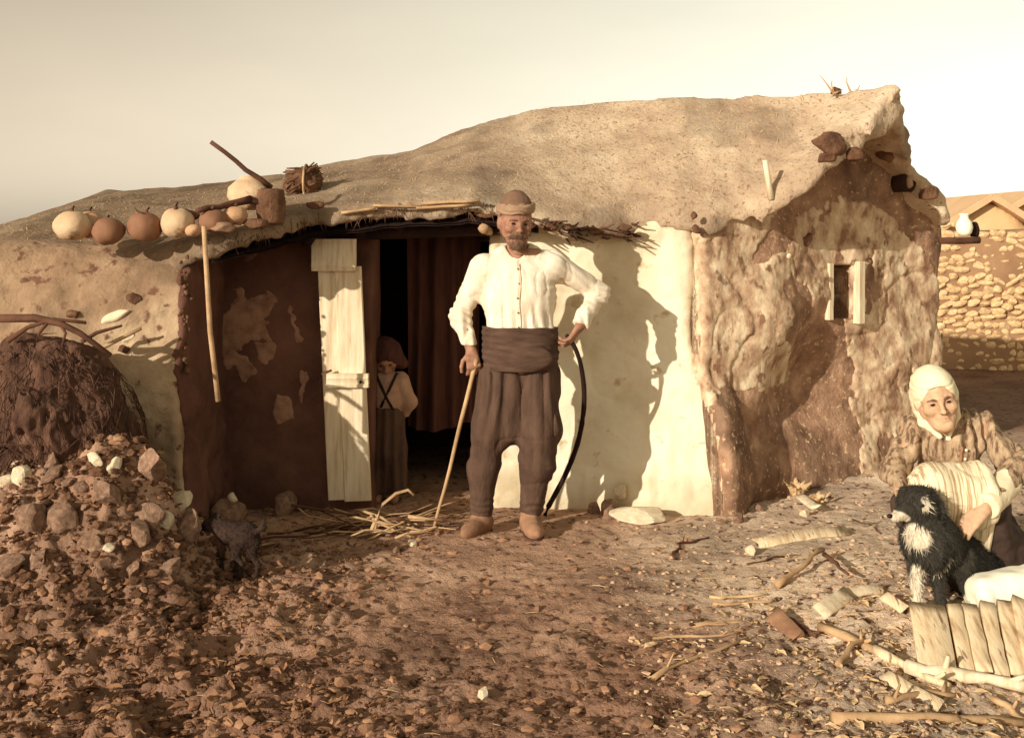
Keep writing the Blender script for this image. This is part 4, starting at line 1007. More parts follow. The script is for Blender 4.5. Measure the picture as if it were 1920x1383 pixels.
def f_blouse(P):
    d = rc(P, wsR, wsL, 0.080, 0.080)
    d = smin(d, rc(P, wp(1780, 825, 0.02), wp(1782, 900, 0.06), 0.125, 0.140), 0.06)
    d = smin(d, ell(P, wp(1780, 845, -0.06), (0.135, 0.07, 0.08)), 0.05)
    a = capsules(P, [(wsR, weR, 0.072, 0.062), (weR, wwR, 0.058, 0.046)], 0.03); b = capsules(P, [(wsL, weL, 0.074, 0.064), (weL, wwL, 0.060, 0.048)], 0.03)
    d = smin(d, a, 0.02); d = smin(d, b, 0.02)
    d = d+0.010*np.sin(P[:, 0]*75+6*noise(P, (5, 5, 3), 5))*sm(P[:, 2], 0.5, 0.62)+0.007*fbm(P, (11, 11, 7), 3, 9)+0.016*crease(P, (13, 13, 3.5), 19, 6)+0.009*crease(P, (9, 9, 13), 20, 8)
    d = smax(d, -rc(P, wp(1775, 812, -0.05), whc, 0.056, 0.056), 0.008)
    for w_, e_ in ((wwR, weR), (wwL, weL)):
        c = (P-w_.astype(np.float32))@((w_-e_)/np.linalg.norm(w_-e_)).astype(np.float32)
        near = ln(P-w_.astype(np.float32)) < 0.13; d = np.where(near, smax(d, c+0.01, 0.01), d)
    return smax(d, 0.44-P[:, 2]+0*P[:, 0], 0.02)
V, F = nets(f_blouse, (-0.42, -0.46, 0.30), (0.46, 0.34, 0.96), 0.0055, 1.7); obj('blouse', V+WB, F, M['blouse'], woman)
# turned-down collar and the buttoned front of the blouse
def f_collar(P):
    Q = P-wp(1776, 812, -0.01).astype(np.float32); q = np.sqrt((Q[:, 0]/0.078)**2+((Q[:, 1]+0.01)/0.075)**2)
    d = (np.sqrt(((q-1)*0.075)**2*1.3+((Q[:, 2]+0.01-0.16*Q[:, 1])*0.55)**2)-0.015+0.004*fbm(P, 26, 2, 3))*0.7
    return smax(d, 0.020-np.sqrt((Q[:, 0]-0.006)**2+(Q[:, 1]+0.09)**2), 0.01)
V, F = nets(f_collar, wp(1776, 812)-0.16, wp(1776, 812)+0.16, 0.005); obj('collar', V+WB, F, M['scarf'], woman)
pl = []
for z in np.linspace(wp(1778, 826)[2], wp(1778, 872)[2], 9):
    x = wp(1780, 840)[0]; y = front_hit(f_blouse, x, z, -0.5, 0.1)
    if y is not None: pl.append((x, y-0.002, z))
if len(pl) > 3:
    V, F = tube(pl, 0.006, 6); obj('placket', V+WB, F, M['leather'], woman)
    for q in pl[1::3]: V, F = ICO1; obj('button', V*0.007+np.array(q)+V3(0.016, -0.004, 0)+WB, F, M['scarf'], woman)
# white undersleeve on the forearm nearest the dog
def f_cuff(P):
    a = weL+(wwL-weL)*0.35; d = rc(P, a, wwL-(wwL-weL)*0.06, 0.060, 0.054)+0.004*fbm(P, 20, 3, 2)
    c = (P-wwL.astype(np.float32))@((wwL-weL)/np.linalg.norm(wwL-weL)).astype(np.float32); return smax(d, c+0.006, 0.008)
lo = np.minimum(weL, wwL)-0.12; hi = np.maximum(weL, wwL)+0.12
V, F = nets(f_cuff, lo, hi, 0.0055); obj('sleeve', V+WB, F, M['scarf'], woman)
def f_skirt(P):
    d = capsules(P, [(whipR, wkR, 0.13, 0.100), (wkR, wfR, 0.100, 0.11), (whipL, wkL, 0.15, 0.105), (wkL, wfL+V3(0.06, 0, 0), 0.105, 0.15), (wkR, wkL, 0.100, 0.105)], 0.05)
    d = smin(d, ell(P, (0.14, 0.10, 0.12), (0.24, 0.24, 0.16)), 0.08)
    d = d+0.004*np.sin(P[:, 0]*60+P[:, 2]*16+4*noise(P, 4, 5))+0.012*crease(P, (9, 9, 3), 21, 6)+0.008*fbm(P, 9, 3, 3)
    return smax(d, -0.0-P[:, 2], 0.02)
V, F = nets(f_skirt, (-0.38, -0.42, -0.05), (0.50, 0.44, 0.66), 0.0065, 1.8); obj('skirt', V+WB, F, M['skirt'], woman)
def f_apron(P):
    d = f_skirt(P)-0.014
    d = smax(d, P[:, 1]+0.10, 0.02)
    d = smax(d, np.abs(P[:, 0]-wp(1785, 900, -0.25)[0])-0.170, 0.02)
    return smax(d, 0.13-P[:, 2]+0.02*noise(P, 9, 2), 0.02)
V, F = nets(f_apron, (-0.38, -0.44, 0.05), (0.42, 0.1, 0.68), 0.0058, 1.8); obj('apron', V+WB, F, M['apron'], woman)

# ---- the black and white dog sitting in front of her
DB = np.array([1.62, 4.50, gz(1.62, 4.50)])
def dp(px, py, dy=0.0): return at(px, py, DB[1]+dy)-DB
dhc = dp(1722, 945, -0.03); dmz = dp(1676, 968, -0.07)
dch = dp(1742, 1010, 0.0); drump = dp(1822, 1065, 0.20)
fl1, fl2 = dp(1716, 1030, -0.03), dp(1752, 1045, -0.01)
fp1 = V3(dp(1714, 1118)[0], -0.06, 0.016); fp2 = V3(dp(1757, 1118)[0], -0.05, 0.016)
hk = dp(1800, 1050, 0.03); hp = V3(dp(1806, 1118)[0], -0.03, 0.018)
def f_dog(P):
    d = ell(P, dhc, (0.070, 0.082, 0.064))
    d = smin(d, rc(P, dhc+V3(-0.035, -0.02, -0.012), dmz, 0.036, 0.022), 0.025)
    d = smin(d, rc(P, dhc+V3(0.015, 0.02, -0.02), dch, 0.066, 0.095), 0.05)
    d = smin(d, rc(P, dch, drump, 0.095, 0.115), 0.06)
    d = smin(d, ell(P, dch+V3(-0.02, -0.05, -0.02), (0.07, 0.06, 0.10)), 0.04)
    for e, o in ((V3(0.050, -0.02, 0.040), V3(0.030, -0.030, -0.060)), (V3(-0.040, 0.045, 0.042), V3(-0.020, 0.02, -0.055))):          # hanging ears
        d = smin(d, rc(P, dhc+e, dhc+e+o, 0.022, 0.013), 0.014)
    legs = [(dch+V3(-0.035, -0.02, -0.03), fl1, 0.045, 0.034), (fl1, fp1+V3(0, 0.015, 0.04), 0.030, 0.020), (fp1+V3(0, 0.015, 0.02), fp1+V3(-0.008, -0.035, 0.004), 0.022, 0.018),
            (dch+V3(0.035, 0.0, -0.03), fl2, 0.045, 0.034), (fl2, fp2+V3(0, 0.015, 0.04), 0.032, 0.021), (fp2+V3(0, 0.015, 0.02), fp2+V3(-0.008, -0.035, 0.004), 0.022, 0.018),
            (drump+V3(0, -0.03, 0.0), hk, 0.085, 0.060), (hk, hp+V3(0.05, 0.06, 0.03), 0.050, 0.028), (hp+V3(0.05, 0.06, 0.02), hp+V3(-0.02, -0.04, 0.0), 0.026, 0.020)]
    d = capsules(P, legs, 0.022, d)
    d = smin(d, rc(P, drump+V3(0.05, 0.06, -0.06), drump+V3(0.16, 0.10, -0.085), 0.035, 0.018), 0.03)
    w_ = 5*noise(P, 7, 8)
    return d+0.007*fbm(P, (22, 22, 12), 3, 9)+0.005*np.abs(noise(P+V3(0, 0, 0)+0.02*w_[:, None], (60, 60, 16), 5))
V, F = nets(f_dog, (-0.28, -0.20, -0.02), (0.40, 0.44, 0.50), 0.0055, 1.7)
n = noise(V, 14, 4)*0.02
cw = np.full(len(V), 0.055)
def white(c, r):
    global cw
    k = sm(1.0+12*n-ln((V-np.asarray(c, np.float32))/np.asarray(r, np.float32)), -0.05, 0.15); cw = cw*(1-k)+0.92*k
white(dmz+V3(0.01, 0, -0.005), (0.045, 0.06, 0.030)); white(dhc+V3(0.0, -0.075, 0.02), (0.016, 0.03, 0.03))
white(dch+V3(-0.062, -0.05, 0.02), (0.062, 0.08, 0.060)); white(fl1*0.45+fp1*0.55, (0.034, 0.06, 0.115)); white(dp(1752, 1062, -0.03), (0.030, 0.05, 0.035))
white(fp2, (0.03, 0.05, 0.02)); white(hp, (0.05, 0.06, 0.05)); white(dp(1770, 1045, -0.04), (0.02, 0.04, 0.04))
dog = thing('dog', DB, 'black and white shaggy dog with white muzzle and foreleg at the woman\'s knees', 'dog')
obj('body', V+DB, F, M['coat'], dog, attr=np.repeat(cw[:, None], 3, 1)*V3(1.0, 0.88, 0.68))
rg_ = np.random.default_rng(8); ii = rg_.integers(0, len(V), 9000); Pf = V[ii]; Nf = grad(f_dog, Pf)
lie = np.stack([0.55+0*Pf[:, 0], 0.35+0*Pf[:, 0], -0.9+0*Pf[:, 0]], -1); Lf = rg_.uniform(0.014, 0.040, len(Pf))*np.where(Pf[:, 2] < 0.12, 0.5, 1)*np.where(ln(Pf-dmz.astype(np.float32)) < 0.075, 0.25, 1)
Vs, Fs = strands(Pf, Nf, lie, Lf, 0.0016, 8, 0.35)
tag(obj('fur', Vs+DB, Fs, M['coat'], dog, smooth=False, attr=np.repeat(np.repeat(cw[ii][:, None], 3, 1)*V3(1.0, 0.88, 0.68), 5, 0)), kind='stuff')
V, F = ICO2; obj('nose', V*V3(0.012, 0.010, 0.009)+dmz+V3(-0.018, -0.008, 0.004)+DB, F, M['eye'], dog)
for e in (V3(-0.052, -0.052, 0.012), V3(-0.012, -0.080, 0.014)):
    obj('eye', V*0.007+dhc+e+DB, F, M['eye'], dog)

# ---- the small dark dog by the stones at the left
KB = np.array([-1.25, 5.06, gz(-1.25, 4.99)])
k2 = thing('dog', KB, 'small dark brown dog standing turned away by the tumbled stones', 'dog')
def f_k(P):
    d = rc(P, (-0.055, 0.0, 0.215), (0.075, 0.06, 0.225), 0.060, 0.064)
    d = smin(d, rc(P, (-0.06, -0.01, 0.23), (-0.115, -0.05, 0.255), 0.045, 0.034), 0.03)
    d = smin(d, ell(P, (-0.125, -0.065, 0.255), (0.040, 0.044, 0.036)), 0.02)
    d = smin(d, rc(P, (-0.135, -0.08, 0.248), (-0.165, -0.115, 0.232), 0.022, 0.014), 0.015)
    for e in (V3(-0.105, -0.035, 0.285), V3(-0.145, -0.045, 0.287)): d = smin(d, rc(P, e, e+V3(0.006, 0.01, 0.028), 0.012, 0.004), 0.008)
    for (x, y, hx) in ((-0.085, -0.025, 0), (-0.045, 0.045, 0), (0.055, 0.02, 1), (0.100, 0.09, 1)):
        if hx: d = capsules(P, [((x, y, 0.19), (x-0.012, y-0.008, 0.125), 0.040, 0.024), ((x-0.012, y-0.008, 0.125), (x+0.020, y+0.014, 0.070), 0.020, 0.013), ((x+0.020, y+0.014, 0.070), (x+0.014, y+0.008, 0.012), 0.012, 0.011), ((x+0.014, y+0.008, 0.012), (x-0.010, y-0.012, 0.010), 0.012, 0.010)], 0.018, d)
        else: d = capsules(P, [((x, y, 0.18), (x+0.006, y, 0.095), 0.030, 0.016), ((x+0.006, y, 0.095), (x, y, 0.014), 0.014, 0.011), ((x, y, 0.012), (x-0.016, y-0.014, 0.010), 0.012, 0.010)], 0.018, d)
    d = smin(d, capsules(P, [((0.125, 0.09, 0.245), (0.165, 0.12, 0.275), 0.016, 0.012), ((0.165, 0.12, 0.275), (0.175, 0.12, 0.32), 0.012, 0.006)], 0.02), 0.02)
    return d+0.004*fbm(P, 30, 3, 2)
V, F = nets(f_k, (-0.22, -0.16, -0.01), (0.22, 0.20, 0.36), 0.005)
cc = 0.06+0.18*np.exp(-(((V[:, 0]+0.07)/0.035)**2+((V[:, 2]-0.17)/0.05)**2))  # paler flank patch: the sunlit side put into the coat colour
RK = rot(-58)*0.84
obj('body', V@RK.T+KB, F, M['coat'], k2, attr=cc[:, None]*V3(1.0, 0.56, 0.38))
ii = rg_.integers(0, len(V), 2500); Pf = V[ii]; Nf = grad(f_k, Pf); Vs, Fs = strands(Pf, Nf, np.tile([0.8, 0.3, -0.6], (len(Pf), 1)), rg_.uniform(0.010, 0.026, len(Pf))*np.where(Pf[:, 2] < 0.12, 0.45, 1), 0.0014, 9, 0.35)
tag(obj('fur', Vs@RK.T+KB, Fs, M['coat'], k2, smooth=False, attr=np.repeat(cc[ii][:, None]*V3(1.0, 0.54, 0.36), 5, 0)), kind='stuff')
V, F = ICO1; obj('nose', (V*0.008+V3(-0.172, -0.124, 0.236))@RK.T+KB, F, M['eye'], k2)
# ------------------------------------------------------------------ gourds, jars and bundles on the roof edge
def gourd(px, py, r, Y, sq, mt, label, ribs=0.05, seed=0, cat='gourd', stem=True):
    c = at(px, py, Y); t = thing('gourd', c-V3(0, 0, r*sq), label, cat, 'gourds along the roof edge')
    V, F = ico(4) if False else ICO3
    import_v = V.copy(); th = np.arctan2(V[:, 1], V[:, 0]); rr = 1+1.1*ribs*(np.abs(np.cos(th*4.5+seed))-0.6)*(1-V[:, 2]**2)+0.09*fbm(V.astype(np.float32), 1.1, 3, seed)
    Vv = V*rr[:, None]*V3(1, 1, sq); Vv[:, 2] -= 0.14*np.exp(-(V[:, 0]**2+V[:, 1]**2)/0.06)*np.sign(V[:, 2])*sq
    R = rot(seed*40, rng.normal(0, 10), rng.normal(0, 12))
    obj('flesh', (Vv@R.T)*r+c, F, M[mt], t)
    if stem:
        d = R@V3(0, 0, 1); V, F = tube([c+d*r*sq*0.82, c+d*r*sq*1.08, c+d*r*sq*1.28+V3(0.012, 0, 0)], [0.012, 0.009, 0.006], 6); obj('stalk', V, F, M['darkwood'], t)
    return t
gourd(136, 424, 0.092, 5.72, 0.86, 'palegourd', 'pale gourd, outermost left of the row along the roof edge', 0.03, 1)
gourd(166, 422, 0.085, 5.84, 0.86, 'gourd', 'tan gourd tucked behind the outermost pale one', 0.04, 7)
gourd(203, 434, 0.080, 5.70, 0.84, 'browngourd', 'small round brown gourd beside the pale outermost pair', 0.04, 2)
gourd(272, 425, 0.086, 5.74, 0.90, 'browngourd', 'dark brown gourd with a long dry stalk, middle of the row', 0.05, 3)
gourd(332, 418, 0.082, 5.74, 0.98, 'palegourd', 'cream gourd standing just left of the thin pale pole', 0.02, 4)
gourd(398, 414, 0.070, 5.78, 0.9, 'browngourd', 'dark gourd right beside the top of the thin pole', 0.05, 5)
gourd(440, 405, 0.066, 5.86, 0.8, 'gourd', 'flattish tan gourd under the big round jar', 0.05, 6)
gourd(362, 432, 0.040, 5.66, 0.8, 'gourd', 'smallest gourd, at the foot of the thin pole top', 0.05, 8, stem=False)
V, F = tube(bend(at(278, 408, 5.70), at(252, 388, 5.68), 4, 0.006, 3), [0.006, 0.005, 0.004, 0.002], 6)
tag(obj('twig', V, F, M['darkwood'], base=at(278, 408, 5.70)), 'small forked dry twig above the dark brown gourd', 'twig')
# big round jar with a dark basket behind
def lathe(prof, c, n=28, wob=0.02, seed=0):
    rg = np.random.default_rng(seed); V = []
    for (r, z) in prof:
        for j in range(n):
            t = 2*math.pi*j/n; V.append((c[0]+r*math.cos(t)*(1+wob*rg.uniform(-1, 1)*0.3), c[1]+r*math.sin(t)*(1+wob*rg.uniform(-1, 1)*0.3), c[2]+z))
    k = len(prof); F = [[i*n+j, i*n+(j+1) % n, (i+1)*n+(j+1) % n, (i+1)*n+j] for i in range(k-1) for j in range(n)]
    F.append(list(range(n))[::-1]); F.append([(k-1)*n+j for j in range(n)])
    return np.array(V), F
jc = at(468, 394, 6.06)
V, F = lathe([(0.05, 0.0), (0.095, 0.03), (0.118, 0.075), (0.112, 0.12), (0.075, 0.155), (0.048, 0.168), (0.054, 0.180), (0.040, 0.180), (0.034, 0.15)], jc, 32, 0.02, 1)
tag(obj('jar', V, F, M['palegourd'], base=jc), 'large round pale jar standing on the roof over the corner', 'jar')
bc = at(508, 402, 5.98)
V, F = lathe([(0.055+0.020*math.sin(min(i/17*2.3+0.4, 3))+0.004*(i % 2), -0.05+i*0.0105) for i in range(18)]+[(0.050, 0.135), (0.048, 0.06), (0.04, 0.0)], bc, 26, 0.09, 2)
tag(obj('basket', V, F, M['turf'], base=bc-V3(0, 0, 0.05)), 'dark tall basket between the pale jar and the straw bundle', 'basket')
sc = at(568, 342, 6.75)
bn = []
for k in range(90):
    a = rng.uniform(0, 6.28); q = 0.085*math.sqrt(rng.random()); d = np.array([0.95, 0.2, 0.28]); d /= np.linalg.norm(d)
    c = sc+np.array([0, math.cos(a)*q, math.sin(a)*q]); l = 0.085+0.03*rng.random()
    e = d+rng.normal(0, 0.32, 3); e /= np.linalg.norm(e)
    bn.append(tube(bend(c-e*l, c+e*l, 4, 0.012, k), [0.004, 0.008, 0.008, 0.004], 5))
bun = thing('straw_bundle', sc-V3(0, 0, 0.09), 'round tied bundle of dark straw lying on the roof slope', 'bundle')
V, F = join(bn); tag(obj('straw', V, F, M['turf'], bun), kind='stuff')
V, F = nets(lambda P: ell(P, sc, (0.115, 0.095, 0.075), rot(0, 0, -16))+0.018*fbm(P, 14, 4, 3), sc-0.2, sc+0.2, 0.009); obj('core', V, F, M['turf'], bun)
rt = [sc+V3(0.02, 0, 0)+0.105*np.array([0, math.cos(a), math.sin(a)]) for a in np.linspace(0, 6.28, 22)]
V, F = tube(rt, 0.007, 6); obj('tie', V, F, M['drywood'], bun)
p0, p1 = at(509, 352, 6.02), at(395, 266, 5.92)
V, F = tube(bend(p0, p1, 6, 0.006, 3), np.linspace(0.014, 0.011, 6), 8, 0.06, 3)
tag(obj('stick', V, F, M['darkwood'], base=p0), 'long dark stick slanting up against the sky from the basket', 'stick')
V, F = tube(bend(at(368, 396, 5.72), at(470, 374, 5.95), 6, 0.006, 4), [0.013, 0.014, 0.015, 0.017, 0.02, 0.024], 8, 0.08, 4)
tag(obj('beam', V, F, M['darkwood'], base=at(368, 396, 5.72)), 'dark peeled beam lying over the gourds below the jar', 'beam')
V, F = tube(bend(at(462, 372, 5.95), at(505, 388, 5.93), 5, 0.006, 5), 0.016, 8, 0.08, 5)
tag(obj('beam', V, F, M['soot'], base=at(462, 372, 5.95)), 'short sooty beam in front of the pale jar', 'beam')
for k, (px, py, Y, r, mt, lb) in enumerate(((418, 428, 5.74, 0.045, 'stone', 'flat stone weighing down the roof edge right of the pole'), (352, 402, 5.82, 0.05, 'turf', 'dark sod between the cream gourd and the pole'),
        (478, 420, 5.84, 0.05, 'turf', 'dark sod on the roof edge under the basket'), (590, 384, 6.15, 0.035, 'turf', 'small dark sod on the roof below the straw bundle'))):
    V, F = stone_vf(500+k, 0.4, (1.4, 1.0, 0.7), ICO3); c = at(px, py, Y)
    tag(obj('sod' if mt == 'turf' else 'stone', V*r+c, F, M[mt], base=c-V3(0, 0, r*0.6)), lb, 'sod' if mt == 'turf' else 'stone')
# the thin pale pole at the corner
pts = np.array([at(382, 424, 5.62), at(388, 520, 5.63), at(394, 620, 5.66), at(405, 715, 5.69), at(409, 752, 5.70)])
V, F = tube(pts, [0.012, 0.0125, 0.013, 0.0135, 0.013], 8, 0.05, 2)
tag(obj('pole', V, F, M['drywood'], base=pts[-1]), 'thin pale crooked pole leaning at the dark corner', 'pole')

# ------------------------------------------------------------------ things on the gable roof
p = look(f_roof, 1446, 374, 5.9, 7.4); V, F = tube([p, at(1440, 336, p[1]-0.01), at(1434, 300, p[1]-0.03)], [0.019, 0.017, 0.014], 9, 0.08, 3)
tag(obj('stake', V, F, M['palewood'], base=p), 'short white wooden stake stuck in the roof edge over the gable', 'stake')
def rt_pt(px, Y, up=0.0):
    x = (px-960)/F_PX*Y; z, _ = roof_top(np.array([x]), np.array([Y])); return np.array([x, Y, float(z[0])+up])
tw = []
for k, (a, b) in enumerate((((1565, 180), (1538, 142)), ((1566, 180), (1560, 150)), ((1600, 180), (1588, 144)), ((1562, 176), (1580, 168)), ((1600, 178), (1612, 160)))):
    tw.append(tube(bend(at(*a, 6.9), at(*b, 6.9), 4, 0.008, k), [0.007, 0.006, 0.004, 0.002], 5))
V, F = join(tw); tag(obj('dry_weed', V, F, M['drywood'], base=at(1566, 182, 6.9)), 'dry weed stalks growing from the roof peak', 'plant')
for k, (px, py, Y, r, lb) in enumerate(((1560, 272, 6.66, 0.085, 'big dark sod in the roof edge above the window'), (1548, 296, 6.62, 0.05, 'lower dark sod under the big one above the window'), (1600, 292, 6.74, 0.06, 'dark sod right of the big one above the window'),
        (1662, 290, 6.92, 0.06, 'dark sod on the right slope of the roof edge'), (1740, 360, 7.2, 0.06, 'dark sod low on the right slope of the roof edge'),
        (1566, 172, 6.90, 0.035, 'small clod at the very peak of the roof'))):
    V, F = stone_vf(520+k, 0.55, (1.2, 0.9, 0.9), ICO3); c = look(lambda P: np.minimum(f_roof(P), f_gable(P)), px, py, 6.0, 7.8)
    tag(obj('sod', V*r+c, F, M['turf'], base=c-V3(0, 0, r*0.7)), lb, 'sod')
# a burrow-like stovepipe mouth in the gable, right of the peak
c = look(lambda P: np.minimum(f_roof(P), f_gable(P)), 1690, 342, 6.0, 7.8)
t = thing('stovepipe', c, 'dark round pipe mouth with pale plug on the right of the gable', 'pipe')
dn = np.array([0.527, -0.85, 0.0])
V, F = tube([c-dn*0.12, c+dn*0.06], [0.062, 0.066], 16, 0.06, 3); obj('collar', V, F, M['soot'], t)
V, F = stone_vf(540, 0.3, (0.5, 0.5, 0.75), ICO2); obj('plug', V*0.06+c+dn*0.06, F, M['stone'], t)
c = look(f_gable, 1512, 448, 6.0, 7.5)
V, F = stone_vf(541, 0.5, (1.1, 0.8, 0.9), ICO3); tag(obj('sod', V*0.052+c, F, M['turf'], base=c), 'round dark clump stuck in the gable wall left of the window', 'sod')
for k, (px, py, Y, r, mt) in enumerate(((1300, 405, 6.36, 0.022, 'turf'), (1306, 430, 6.38, 0.03, 'turf'), (1480, 480, 6.56, 0.016, 'palestone'))):
    V, F = stone_vf(545+k, 0.5, (1.0, 0.8, 1.1), ICO2); c = at(px, py, Y); obj('clod' if mt == 'turf' else 'stone', V*r+c, F, M[mt], house)
# beam end at the right eave with a jug on it
p0, p1 = at(1762, 452, 7.32), at(1836, 450, 7.36)
V, F = tube(bend(p0, p1, 5, 0.004, 3), 0.022, 9, 0.08, 3); o = obj('beam', V, F, M['darkwood'], house); o['label'] = 'roof beam end sticking out at the right eave'
jb = at(1808, 442, 7.35)
V, F = lathe([(0.030, 0.0), (0.046, 0.02), (0.054, 0.055), (0.046, 0.09), (0.028, 0.112), (0.026, 0.130), (0.034, 0.142), (0.022, 0.142), (0.020, 0.11)], jb, 22, 0.02, 4)
tag(obj('jug', V, F, M['whitecloth'], base=jb), 'white jug standing on the beam end at the right eave', 'jug')
jb = at(1827, 444, 7.40)  # dark pot added for the shaded side of the jug
V, F = lathe([(0.022, 0.0), (0.030, 0.02), (0.032, 0.05), (0.022, 0.085), (0.012, 0.098)], jb, 18, 0.02, 5)
tag(obj('pot', V, F, M['soot'], base=jb), 'small dark pot behind the white jug, standing in for its shaded side', 'pot')

# ------------------------------------------------------------------ rotting straw heap and tumbled stones at the left
hb = np.array([-2.22, 5.38, 0.46])
heap = thing('straw_heap', hb, 'dome of dark rotting straw leaning against the mud wall at left', 'heap')
def f_heap(P):
    Q = P-hb.astype(np.float32)
    d = ell(Q, (0, 0, 0.04), (0.47, 0.31, 0.55))
    d = smax(d, -ell(Q, (-0.12, -0.32, 0.0), (0.17, 0.18, 0.13)), 0.05)
    ang = np.arctan2(Q[:, 1], Q[:, 0])
    d = d+0.006*np.sin(ang*30+6*noise(P, 5, 3))*sm(0.55-Q[:, 2], 0, 0.4)+0.05*fbm(P, (5, 5, 4), 5, 8, 0.6)+0.02*crease(P, (8, 8, 3), 9, 5)
    return d
V, F = nets(f_heap, hb-V3(0.62, 0.46, 0.62), hb+V3(0.6, 0.42, 0.7), 0.011, 1.8); obj('core', V, F, M['heap'], heap)
st = []
for k in range(500):
    a = rng.uniform(math.pi*0.95, math.pi*2.15); e = math.asin(rng.uniform(0.0, 1.0)); u = np.array([math.cos(a)*math.cos(e), math.sin(a)*math.cos(e), math.sin(e)])
    p = hb+np.array([0, 0, 0.04])+u*np.array([0.48, 0.32, 0.56]); n_ = u/np.array([0.47, 0.31, 0.55]); n_ /= np.linalg.norm(n_)
    dn_ = np.array([0, 0, -1.0])+rng.normal(0, 0.45, 3); dn_ -= n_*(dn_@n_)*0.9; dn_ /= np.linalg.norm(dn_); l = rng.uniform(0.05, 0.16)
    st.append(tube([p, p+dn_*l*0.5+n_*0.012, p+dn_*l], [0.0022, 0.0026, 0.0012], 3))
V, F = join(st); tag(obj('straw', V, F, M['heap'], heap), kind='stuff')
# crooked branches lying over the heap
for k, (pts, r, lb) in enumerate((([(0, 596), (60, 600), (110, 604), (150, 625), (205, 668)], 0.020, 'thick dark crooked branch lying along the top of the straw heap'),
        ([(18, 640), (60, 612), (100, 598), (160, 604)], 0.013, 'dark bowed branch crossing the thick one at the left edge'),
        ([(90, 600), (72, 625), (66, 650)], 0.010, 'short dark twig hanging down from the bowed branch'),
        ([(110, 604), (126, 624), (118, 652)], 0.009, 'thin forked twig over the left of the heap'),
        ([(150, 664), (200, 645), (262, 618)], 0.015, 'pale-backed broken stick below the stone in the mud wall'),
        ([(150, 640), (180, 626), (228, 612)], 0.012, 'dark stick just under the pale stone in the mud wall'))):
    P_ = np.array([at(a, b, 5.24 if k < 4 else 5.58) for a, b in pts])+rng.normal(0, 0.006, (len(pts), 3))
    V, F = tube(P_, np.linspace(r, r*0.55, len(P_)), 7, 0.12, k); tag(obj('branch', V, F, M['darkwood' if k != 4 else 'drywood'], base=P_[0]), lb, 'branch')

def hit(px, py, up=0.0):
    """where the line of sight through a photo pixel meets the ground"""
    Y_ = np.linspace(3.2, 7.6, 900); x = (px-960)/F_PX*Y_; z = H_EYE+(HOR-py)/F_PX*Y_
    k = np.nonzero(z < g_big(x.astype(np.float32), Y_.astype(np.float32))+up)[0]
    Yh = Y_[k[0]] if len(k) else 7.0
    x = (px-960)/F_PX*Yh; return np.array([x, Yh, gz(x, Yh)])
smesh = [[mesh_data('stone', V_, F_, M[mm], False) for V_, F_ in (stone_vf(600+k, 0.22, (1.25, 0.95, 0.8), ICO3, 12) for k in range(8))] for mm in ('stone', 'palestone')]
def stone(px, py, r, pale=0, label=None, group=None, k=None, sc=(1, 1, 1), Y=None, Yg=None):
    c = hit(px, py+r*F_PX/5.2*0.5) if Y is None else at(px, py, Y)
    if Yg: c = np.array([(px-960)/F_PX*Yg, Yg, gz((px-960)/F_PX*Yg, Yg)])
    if Y is None: c[2] += r*0.30*sc[2]
    k = int(rng.integers(8)) if k is None else k
    o = link('stone', smesh[pale][k], None, c); o.scale = tuple(r*a for a in sc); o.rotation_euler = tuple(rng.uniform(0, 6.28, 3)) if sc == (1, 1, 1) else (0, rng.normal(0, .1), rng.uniform(-.3, .3))
    return tag(o, label, 'stone', group)
for a in ((46, 898, 0.070, 1, 'whitest block of the stone pile, near its left end'), (8, 892, 0.055, 1, 'pale block at the extreme left edge of the stone pile'),
          (178, 872, 0.042, 1, 'small bright stone under the overhanging straw'), (216, 876, 0.040, 1, 'narrow upright bright stone at the foot of the straw heap'),
          (290, 892, 0.095, 0, 'large brown stone topping the right side of the pile'), (276, 948, 0.085, 0, 'biggest rounded stone amid the right of the pile'),
          (306, 975, 0.045, 1, 'pale chip lying against the biggest rounded stone'), (262, 1010, 0.066, 0, 'tan rounded stone lowest at the front of the pile'),
          (338, 936, 0.062, 1, 'pale-topped tall stone at the right end of the pile'), (350, 985, 0.085, 0, 'brown slab leaning at the right end of the pile'),
          (120, 960, 0.075, 0, 'broad brown stone in the middle of the pile'), (200, 930, 0.07, 0, 'brown block under the two bright little stones'),
          (60, 975, 0.08, 0, 'rough block below the whitest one'), (170, 1010, 0.06, 0, 'brown block low at the front middle of the pile'),
):
    stone(*a)
stone(425, 912, 0.13, 0, 'rounded dim boulder in the shade before the dark wall', Yg=6.15)
stone(532, 900, 0.10, 0, 'shaded boulder at the foot of the dark recessed wall', Yg=6.38)
c = np.array([(425-960)/F_PX*6.15, 6.15, gz((425-960)/F_PX*6.15, 6.15)]); V, F = stone_vf(611, 0.3, (1, 1, 1), ICO2); c = c+V3(0.05, -0.07, 0.15)
tag(obj('stone', V*0.03+c, F, M['palestone'], base=c-V3(0, 0, 0.02)), 'bright chip resting on the dim shaded boulder', 'stone')
n_s = 0; put = [(np.array(o.location), max(o.scale)) for o in COL.objects if o.name.split('.')[0] == 'stone' and o.parent is None and o.location[0] < -1.2]
